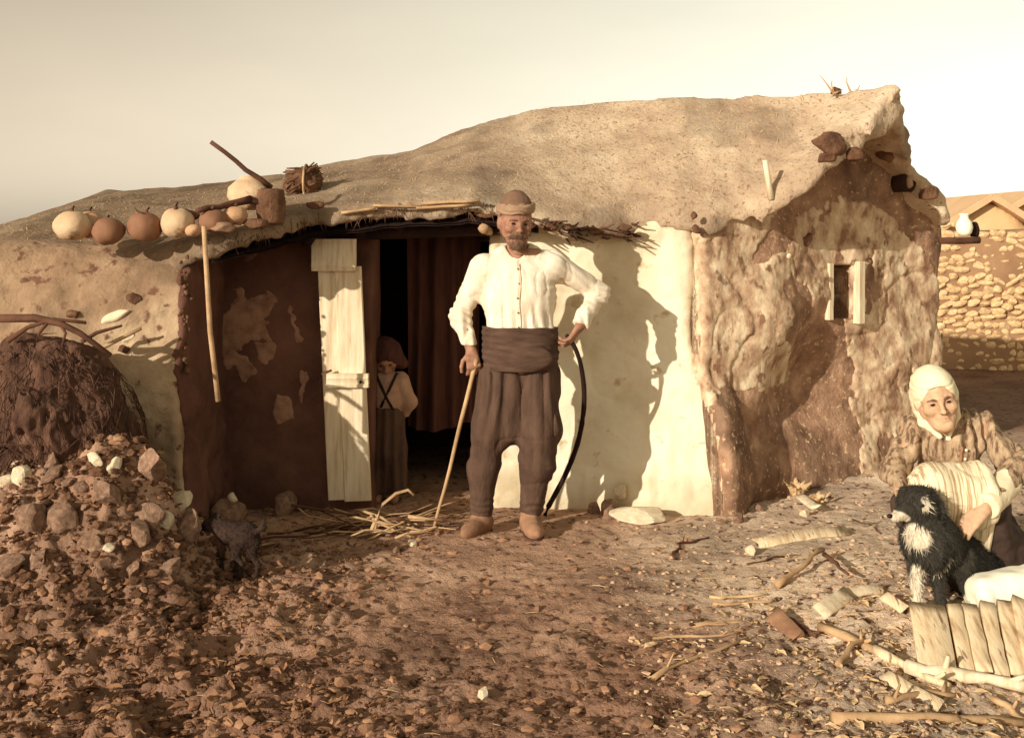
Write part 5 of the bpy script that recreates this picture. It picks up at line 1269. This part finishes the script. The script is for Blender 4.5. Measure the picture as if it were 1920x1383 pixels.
for k in range(420):
    if n_s >= 70: break
    x = rng.uniform(-2.35, -1.38); y = rng.uniform(4.5, 5.35); z = gz(x, y); px, py = 960+x/y*F_PX, HOR+(H_EYE-z)/y*F_PX
    r = rng.uniform(0.022, 0.070); py -= r*0.3*F_PX/y
    if not (10 < px < 385 and 872 < py < 1075): continue
    if f_heap(np.array([[x, y, z+r*0.3]], np.float32))[0] < 0.02: continue
    if z < H_EYE-(hit(px, py)[1]/y)*(H_EYE-z)-0.03 and hit(px, py)[1] < y-0.12: continue          # behind the crest of the bank
    if any(np.hypot(x-q[0], y-q[1]) < 0.80*(r+rr_) for q, rr_ in put): continue
    put.append((np.array([x, y, z]), r)); pale = 1 if rng.random() < 0.10 else 0
    o = link('stone', smesh[pale][int(rng.integers(8))], None, (x, y, z+r*0.30)); o.scale = (r, r*rng.uniform(0.8, 1.1), r*rng.uniform(0.7, 1.0)); o.rotation_euler = tuple(rng.uniform(0, 6.28, 3))
    w1 = 'pale' if pale else 'brown'; w2 = 'small' if r < 0.032 else ('middling' if r < 0.046 else 'big')
    w3 = 'at the left edge' if px < 90 else ('in the middle' if px < 230 else 'at the right end'); w4 = 'upper row' if py < 930 else ('middle height' if py < 1000 else 'front foot')
    tag(o, '%s %s loose stone %s of the tumbled pile, %s' % (w2, w1, w3, w4), 'stone', '%s %s loose stones %s of the pile, %s' % (w2, w1, w3, w4)); n_s += 1
# stones along the foot of the house
for a in ((1205, 950, 0.120, 1, 'large pale flat-topped stone at the foot of the white wall'), 
          (1112, 952, 0.055, 0, 'low brown stone left of the others at the wall foot'),
          (1508, 958, 0.035, 1, 'pale stone out on the ground before the gable'), (1425, 950, 0.03, 0, 'little stone on the ground right of the white corner'),
          (905, 1310, 0.024, 1, 'lone pale pebble in the dark foreground soil'), (1408, 1030, 0.035, 1, 'flat pale pebble at the end of the long board'),
          (772, 1020, 0.030, 1, 'round pebble beside the foot of the cane'), (742, 1030, 0.024, 0, 'small brown pebble left of the cane tip')):
    big = a[2] > 0.1
    o = stone(*a, k=2 if big else None, sc=(1.25, 0.9, 0.62) if big else (1, 1, 1))
stone(1140, 940, 0.075, 0, 'brown stone beside the large pale one by the wall', Yg=6.30); stone(1385, 960, 0.05, 0, 'small dark stone at the foot of the white corner', Yg=6.12); stone(1350, 962, 0.028, 0, 'pebble just left of the corner stone', Yg=6.10)
o = stone(1165, 922, 0.05, 1, 'small pale stone leaning on the wall behind the others', Y=6.40)

# ------------------------------------------------------------------ brushwood by the door
bw_ = thing('brushwood_pile', (-0.90, 5.95, gz(-0.9, 5.95)), 'tangled pile of dry brushwood on the ground before the door', 'brushwood')
for k in range(58):
    px = rng.normal(690, 55); py = rng.normal(985, 20); a = at(px, py, 5.95); a[2] = gz(a[0], 5.9)+abs(rng.normal(0.02, 0.03)); a[1] += rng.normal(0, 0.12)
    an = rng.uniform(-0.7, 0.7); l = rng.uniform(0.10, 0.28); d = np.array([math.cos(an), math.sin(an)*0.8, rng.normal(0.0, 0.18)])
    p0, p1 = a-d*l, a+d*l; p0[2] = max(p0[2], gz(p0[0], p0[1])+0.006); p1[2] = max(p1[2], gz(p1[0], p1[1])+0.006)
    r = rng.uniform(0.004, 0.010); V, F = tube(bend(p0, p1, 5, 0.02, k), np.linspace(r, r*0.5, 5), 5, 0.1, k)
    obj('branch', V, F, M[('drywood', 'darkwood', 'drywood')[k % 3]], bw_)
for k, (pts, r) in enumerate((([(692, 1005), (706, 972), (718, 945), (742, 925), (765, 918), (776, 928)], 0.011), ([(708, 978), (735, 984), (750, 1002)], 0.009), ([(695, 965), (706, 980), (700, 1010)], 0.009), ([(765, 968), (830, 975)], 0.010))):
    P_ = np.array([at(a, b, 5.85) for a, b in pts]); V, F = tube(P_, np.linspace(r, r*0.6, len(P_)), 7, 0.1, k)
    obj('branch', V, F, M['drywood'], bw_)['label'] = 'arched pale branch' if k == 0 else 'pale twig'

# ------------------------------------------------------------------ boards, sacking and sticks at the lower right
def gp(px, py, up=0.0):
    p = hit(px, py, up); p[2] = p[2]+up; return p
bp = thing('board_stack', gp(1810, 1200), 'low stack of pale sawn boards lying side by side in front of the dog', 'boards')
tops = [(1738, 1140, 66), (1788, 1140, 26), (1818, 1138, 28), (1850, 1136, 28), (1882, 1132, 26), (1908, 1128, 24), (1938, 1128, 30)]
for k, (px, py, w) in enumerate(tops):
    Ya = 4.22; a = at(px, py, Ya); b = at(px+(28 if k else 22), py+132, 3.92); b[2] = max(b[2], gz(b[0], b[1])+0.02)
    a[2] += 0.006*(k % 2)+rng.normal(0, 0.003)
    wm = w/F_PX*a[1]*0.98
    V, F = plank(a, b, (1, 0.05, 0.04*((-1)**k)), wm, 0.022, seed=k+20, seg=7, ch=0.003, warp=0.003, ends=0.012)
    obj('board', V, F, M['boardwood'], bp)
za = at(1800, 1140, 4.22)[2]
for yy, zz in ((4.18, za-0.062), (4.20, (za+gz(1.75, 4.2))/2-0.05)):
    V, F = plank((1.57, yy, zz), (2.12, yy, zz), (0, 1, 0), 0.07, max(0.04, 0.05), seed=int(zz*1000) % 97); obj('bearer', V, F, M['darkwood'], bp)
sk = np.array([1.97, 4.44, gz(1.97, 4.44)])
def f_sack(P):
    Q = P-sk.astype(np.float32)-V3(0, 0, 0.085)
    d = bxs(Q, (0, 0, 0), (0.19, 0.10, 0.105), 0.07, rot(0, 0, -12))
    return d+0.014*fbm(P, 6, 3, 3)+0.010*crease(P, (9, 9, 7), 31, 6)
V, F = nets(f_sack, sk-V3(0.3, 0.2, 0.06), sk+V3(0.3, 0.22, 0.32), 0.007)
tag(obj('sack', V, F, M['whitecloth'], base=sk), 'bright white stuffed sack lying between the boards and the dark skirt', 'sack')
# individually visible sticks, slats and chips on the ground
SG = 'dry sticks strewn over the ground at the lower right'
def gstick(a, b, r, mt, label, up=0.0, lift=0.0, k=0, cat='stick', grp=None, amp=0.012):
    p0, p1 = gp(*a), gp(*b); n_ = 7; q = bend(p0, p1, n_, amp, k)
    for i in range(n_): q[i, 2] = gz(q[i, 0], q[i, 1])+r*0.9+up+lift*i/(n_-1)
    q[:, 2] = np.linspace(q[0, 2], q[-1, 2], n_)*0.5+q[:, 2]*0.5
    rg = np.random.default_rng(900+k); rr = np.linspace(r, r*0.7, n_)*rg.uniform(0.82, 1.2, n_); ps = [tube(q, rr, 8, 0.14, k)]
    for _ in range(2 if r > 0.008 else 1):          # broken side shoots
        i_ = int(rg.integers(1, n_-1)); d_ = (q[-1]-q[0])/np.linalg.norm(q[-1]-q[0])+np.array([0, 0, 0.5])+rg.normal(0, 0.5, 3); d_[2] = abs(d_[2]); d_ /= np.linalg.norm(d_)
        ps.append(tube([q[i_], q[i_]+d_*min(r*3, 0.03), q[i_]+d_*min(r*rg.uniform(4, 9), 0.065)], [r*0.6, r*0.45, r*0.3], 6, 0.15, k))
    V, F = join(ps); return tag(obj('stick', V, F, M[mt], base=p0), label, cat, grp)
gstick((1225, 1272), (1402, 1212), 0.009, 'drywood', 'long bowed thin stick in the middle foreground', k=1, amp=0.02)
gstick((1200, 1204), (1385, 1198), 0.007, 'drywood', 'straight pale stick just above the long bowed one', k=2)
gstick((1330, 1126), (1440, 1118), 0.007, 'palestraw', 'upper of two parallel pale sticks left of the chips', k=3)
gstick((1336, 1140), (1452, 1130), 0.008, 'drywood', 'lower of two parallel pale sticks left of the chips', k=4)
gstick((1456, 1106), (1545, 1060), 0.015, 'drywood', 'pale stout stick raised over the dark hollow', lift=0.05, k=5)
gstick((1545, 1062), (1590, 1100), 0.010, 'darkwood', 'short dark stick forming a peak with the stout pale one', lift=-0.0, up=0.04, k=6)
gstick((1540, 1182), (1700, 1262), 0.020, 'drywood', 'thick pale pole slanting down towards the board stack', k=7)
gstick((1700, 1266), (1925, 1300), 0.026, 'palewood', 'thick pale pole under the front ends of the boards', k=8)
gstick((1560, 1365), (1925, 1352), 0.020, 'drywood', 'long pale pole at the bottom right edge', k=9)
gstick((1640, 1240), (1780, 1300), 0.018, 'boardwood', 'pale slat lying below the left of the board stack', k=10)
gstick((1570, 1262), (1620, 1215), 0.012, 'drywood', 'short stick leaning in the brush below the slanting pole', lift=0.03, k=11)
gstick((1480, 1160), (1530, 1195), 0.012, 'darkwood', 'dark bent stick by the broad pale chip', k=12)
gstick((1860, 1310), (1925, 1345), 0.014, 'drywood', 'stick at the lower right corner, crossing the dark hollow', k=13)
gstick((1660, 1330), (1790, 1312), 0.013, 'drywood', 'weathered stick above the long bottom pole', k=14)
gstick((1265, 1050), (1272, 1020), 0.008, 'darkwood', 'small dark hooked twig on the bare ground', k=15)
gstick((1270, 1020), (1330, 1008), 0.006, 'darkwood', 'thin dark twig joined to the hooked one', k=16)
gstick((1400, 1060), (1470, 1045), 0.006, 'darkwood', 'thin dark twig before the gable', k=17)
gstick((1600, 975), (1650, 1000), 0.006, 'darkwood', 'thin curved root near the dog\'s head', k=18)
# boards and chips
def slat(a, b, w, th, mt, label, sd, up=0.006):
    p0, p1 = gp(*a), gp(*b); p0[2] += up+th/2; p1[2] += up+th/2; d = p1-p0; wd = np.array([-d[1], d[0], 0.12])
    V, F = plank(p0, p1, wd, w, th, seed=sd, seg=5, warp=0.004, ends=0.02); tag(obj('slat', V, F, M[mt], base=p0), label, 'slat')
slat((1420, 1020), (1590, 1000), 0.085, 0.018, 'boardwood', 'long weathered board lying flat before the gable', 40)
slat((1536, 1160), (1588, 1128), 0.070, 0.016, 'palewood', 'broad bright chip of wood in the brush', 41)
slat((1590, 1122), (1655, 1108), 0.045, 0.016, 'palewood', 'pale split lath right of the broad bright chip', 42)
slat((1498, 942), (1532, 965), 0.05, 0.016, 'palewood', 'small tilted board near the foot of the gable', 43, 0.03)
slat((1450, 1160), (1492, 1195), 0.075, 0.016, 'leather', 'curved brown scrap of bark in the brush', 44)
slat((1655, 1128), (1700, 1150), 0.045, 0.015, 'boardwood', 'pale lath against the left end of the board stack', 45)
slat((1300, 1180), (1420, 1172), 0.02, 0.010, 'drywood', 'thin split lath on the trodden ground', 46)
slat((1655, 1285), (1760, 1335), 0.05, 0.016, 'boardwood', 'pale board end in front of the dark hollow', 47)
# pale weeds and scraps at the foot of the gable
for k, (px, py, lb) in enumerate(((1495, 930, 'pale dry weed tuft at the foot of the gable'), (1532, 945, 'smaller dry weed tuft right of the pale one'))):
    p = gp(px, py); t_ = []
    for j in range(34):
        a = rng.uniform(0, 6.28); l = rng.uniform(0.05, 0.13)*(1 if k == 0 else 0.7)
        q = p+np.array([math.cos(a)*0.03, math.sin(a)*0.03, 0]); e = q+np.array([math.cos(a)*l*0.6, math.sin(a)*l*0.5, l*rng.uniform(0.4, 1.0)])
        m_ = (q+e)/2+np.array([0, 0, 0.02]); s_ = np.array([-math.sin(a), math.cos(a), 0.2])*0.012
        t_.append((np.array([q, m_-s_, m_+s_, e, m_+V3(0, 0, 0.004)]), [[0, 1, 4], [0, 4, 2], [1, 3, 4], [4, 3, 2]]))
    V, F = join(t_); tag(obj('dry_weed', V, F, M['palestraw'], base=p, smooth=False), lb, 'plant')

# ------------------------------------------------------------------ litter, clods and straw over the yard (nobody could count it)
def scatter(name, n, pick, shapes, mt, rmin, rmax, label, flatz=1.0, sink=0.2, seed=1):
    rg = np.random.default_rng(seed); Vs, Fs, off = [], [], 0
    pts = pick(rg, n); zs = g(pts[:, 0], pts[:, 1]); rs = rmin*(rmax/rmin)**(rg.random(len(pts))**1.8)
    for (x, y), z, r in zip(pts, zs, rs):
        V, F = shapes[rg.integers(len(shapes))]
        a = rg.uniform(0, 6.28); ca, sa = math.cos(a), math.sin(a); t1 = rg.normal(0, 0.35)
        Q = V*r; Q = np.stack([Q[:, 0], Q[:, 1]*math.cos(t1)-Q[:, 2]*math.sin(t1), Q[:, 1]*math.sin(t1)+Q[:, 2]*math.cos(t1)], -1)
        Q = np.stack([Q[:, 0]*ca-Q[:, 1]*sa, Q[:, 0]*sa+Q[:, 1]*ca, Q[:, 2]*flatz], -1)
        Vs.append(Q+np.array([x, y, z+r*sink])); Fs.append(F+off); off += len(V)
    return tag(obj(name, np.concatenate(Vs), np.concatenate(Fs), mt, smooth=False), label, kind='stuff')
cl_s = [stone_vf(700+k, 0.5, (1.1, 0.9, 0.7), ICO1) for k in range(8)]
def leaf(k):
    rg = np.random.default_rng(k); n_ = 4; V = []
    for i in range(n_+1):
        t = i/n_; w = 0.42*math.sin(math.pi*(0.08+0.84*t))*(1+0.3*rg.normal()); zz = 0.35*math.sin(t*3.1+rg.normal()*0.5)
        V += [(t*2-1, -w, zz+0.25*rg.random()), (t*2-1, 0, zz-0.08), (t*2-1, w, zz+0.25*rg.random())]
    F = []
    for i in range(n_):
        a = i*3; F += [[a, a+3, a+4], [a, a+4, a+1], [a+1, a+4, a+5], [a+1, a+5, a+2]]
    return np.array(V), np.array(F)
def straw_s(k):
    rg = np.random.default_rng(k); b = rg.normal(0, 0.12)
    V, F = tube([(-1, 0, 0), (0, b, 0.06), (1, 0, 0)], [0.045, 0.05, 0.03], 3)
    F3 = []
    for q in F: F3 += [q] if len(q) == 3 else [[q[0], q[1], q[2]], [q[0], q[2], q[3]]]
    return V, np.array(F3)
lv = [leaf(k) for k in range(10)]; sw = [straw_s(k) for k in range(8)]
def band(x0, x1, y0, y1, dens=None):
    def pick(rg, n):
        y = 1/(1/y1+(1/y0-1/y1)*rg.random(n)); x = rg.uniform(x0, x1, n); P = np.stack([x, y], -1)
        if dens is not None: P = P[rg.random(n) < dens(P)]
        hs_ = (P[:, 1] > 6.3) & (P[:, 0] > -0.3) & (P[:, 0] < 1.2)
        return P[~hs_]
    return pick
left_d = lambda P: sm(-P[:, 0]+0.5*noise(xyz(P[:, 0], P[:, 1]), 1.3, 3), 0.3, 1.3)
right_d = lambda P: sm(P[:, 0]+0.4*noise(xyz(P[:, 0], P[:, 1]), 1.3, 4), 0.4, 1.3)*(1-0.75*sm(P[:, 1], 4.8, 5.6))
scatter('clods', 10000, band(-2.6, 0.9, 3.3, 6.8, lambda P: 0.09+0.80*left_d(P)), cl_s, M['clod'], 0.004, 0.032, 'small crumbs of earth and stone over the yard', 0.8, 0.15, 3)
scatter('dead_leaves', 3400, band(-2.7, -0.1, 3.3, 5.7, left_d), lv, M['straw'], 0.010, 0.038, 'curled dead leaves and dung crumbs thick on the left', 1.0, 0.25, 4)
scatter('pale_crumbs', 5000, band(0.4, 3.2, 3.3, 7.4, lambda P: 0.4+0.6*right_d(P)), cl_s, M['paleclod'], 0.003, 0.018, 'pale crumbs of earth on the right of the yard', 0.8, 0.15, 14)
scatter('wood_chips', 2200, band(0.3, 2.7, 3.3, 5.4, right_d), lv, M['palestraw'], 0.008, 0.034, 'pale chips and bark scraps on the right', 0.7, 0.25, 5)
scatter('chaff', 7000, band(-2.4, 2.9, 3.3, 6.6, lambda P: 0.15+0.85*right_d(P)), sw, M['palestraw'], 0.008, 0.030, 'short broken straws over the yard', 1.0, 0.12, 6)
scatter('trodden_chaff', 5000, band(-2.4, 2.0, 3.3, 6.3), sw, M['straw'], 0.008, 0.028, 'dull brown straws trodden into the yard', 1.0, 0.10, 7)

scatter('bank_clods', 2600, band(-2.7, -1.15, 4.4, 5.5), cl_s, M['turf'], 0.008, 0.040, 'dark clods and rotted straw lumps over the earth bank', 0.9, 0.2, 8)
scatter('dung_crumbs', 4500, band(-2.4, 1.4, 3.3, 4.9, lambda P: 1-sm(P[:, 1], 3.7, 4.7)), cl_s, M['turf'], 0.004, 0.020, 'dark crumbs over the near soil', 0.8, 0.15, 9)
# broken straws and pebbles caught in the roof mud
rg_ = np.random.default_rng(12); Xr = rg_.uniform(-3.5, 2.0, 5200); Yr = rg_.uniform(5.8, 7.6, 5200)
okr = (Yr < np.interp(Xr, ridge[:, 0], ridge[:, 1])) & (Yr > np.interp(Xr, eave[:, 0], eave[:, 1])+0.05); Xr, Yr = Xr[okr], Yr[okr]
Zr = roof_top(Xr, Yr)[0]; Pr = xyz(Xr, Yr, Zr)
for _ in range(3): Pr[:, 2] -= np.clip(f_roof(Pr), -0.1, 0.1)
Pr = Pr[(np.abs(f_roof(Pr)) < 0.02) & ((Pr[:, :2]-V3(CX, CY))@GN < -0.02)]; Nr = grad(f_roof, Pr, 0.02)
Vs, Fs = strands(Pr, Nr, rg_.normal(0, 1, (len(Pr), 3)), rg_.uniform(0.02, 0.07, len(Pr)), 0.0022, 12, 0.12)
tag(obj('roof_straw', Vs, Fs, M['palestraw'], house, smooth=False), kind='stuff')
# straw trailing from the ragged roof edge over the gable and the porch
Pe = []
for x in np.linspace(-1.6, 0.0, 260):
    y = np.interp(x, eave[:, 0], eave[:, 1]); Pe.append((x, y+0.02, np.interp(x, eave[:, 0], eave[:, 2])-0.05*rg_.random()))
Pe = np.array(Pe)+rg_.normal(0, 0.008, (260, 3))
Vs, Fs = strands(Pe.astype(np.float32), np.tile([0.0, -1.0, 0.2], (260, 1)), np.tile([0.2, 0, -1.0], (260, 1)), rg_.uniform(0.02, 0.09, 260), 0.0022, 13, 0.5)
tag(obj('eave_straw', Vs, Fs, M['darkwood'], house, smooth=False), kind='stuff')
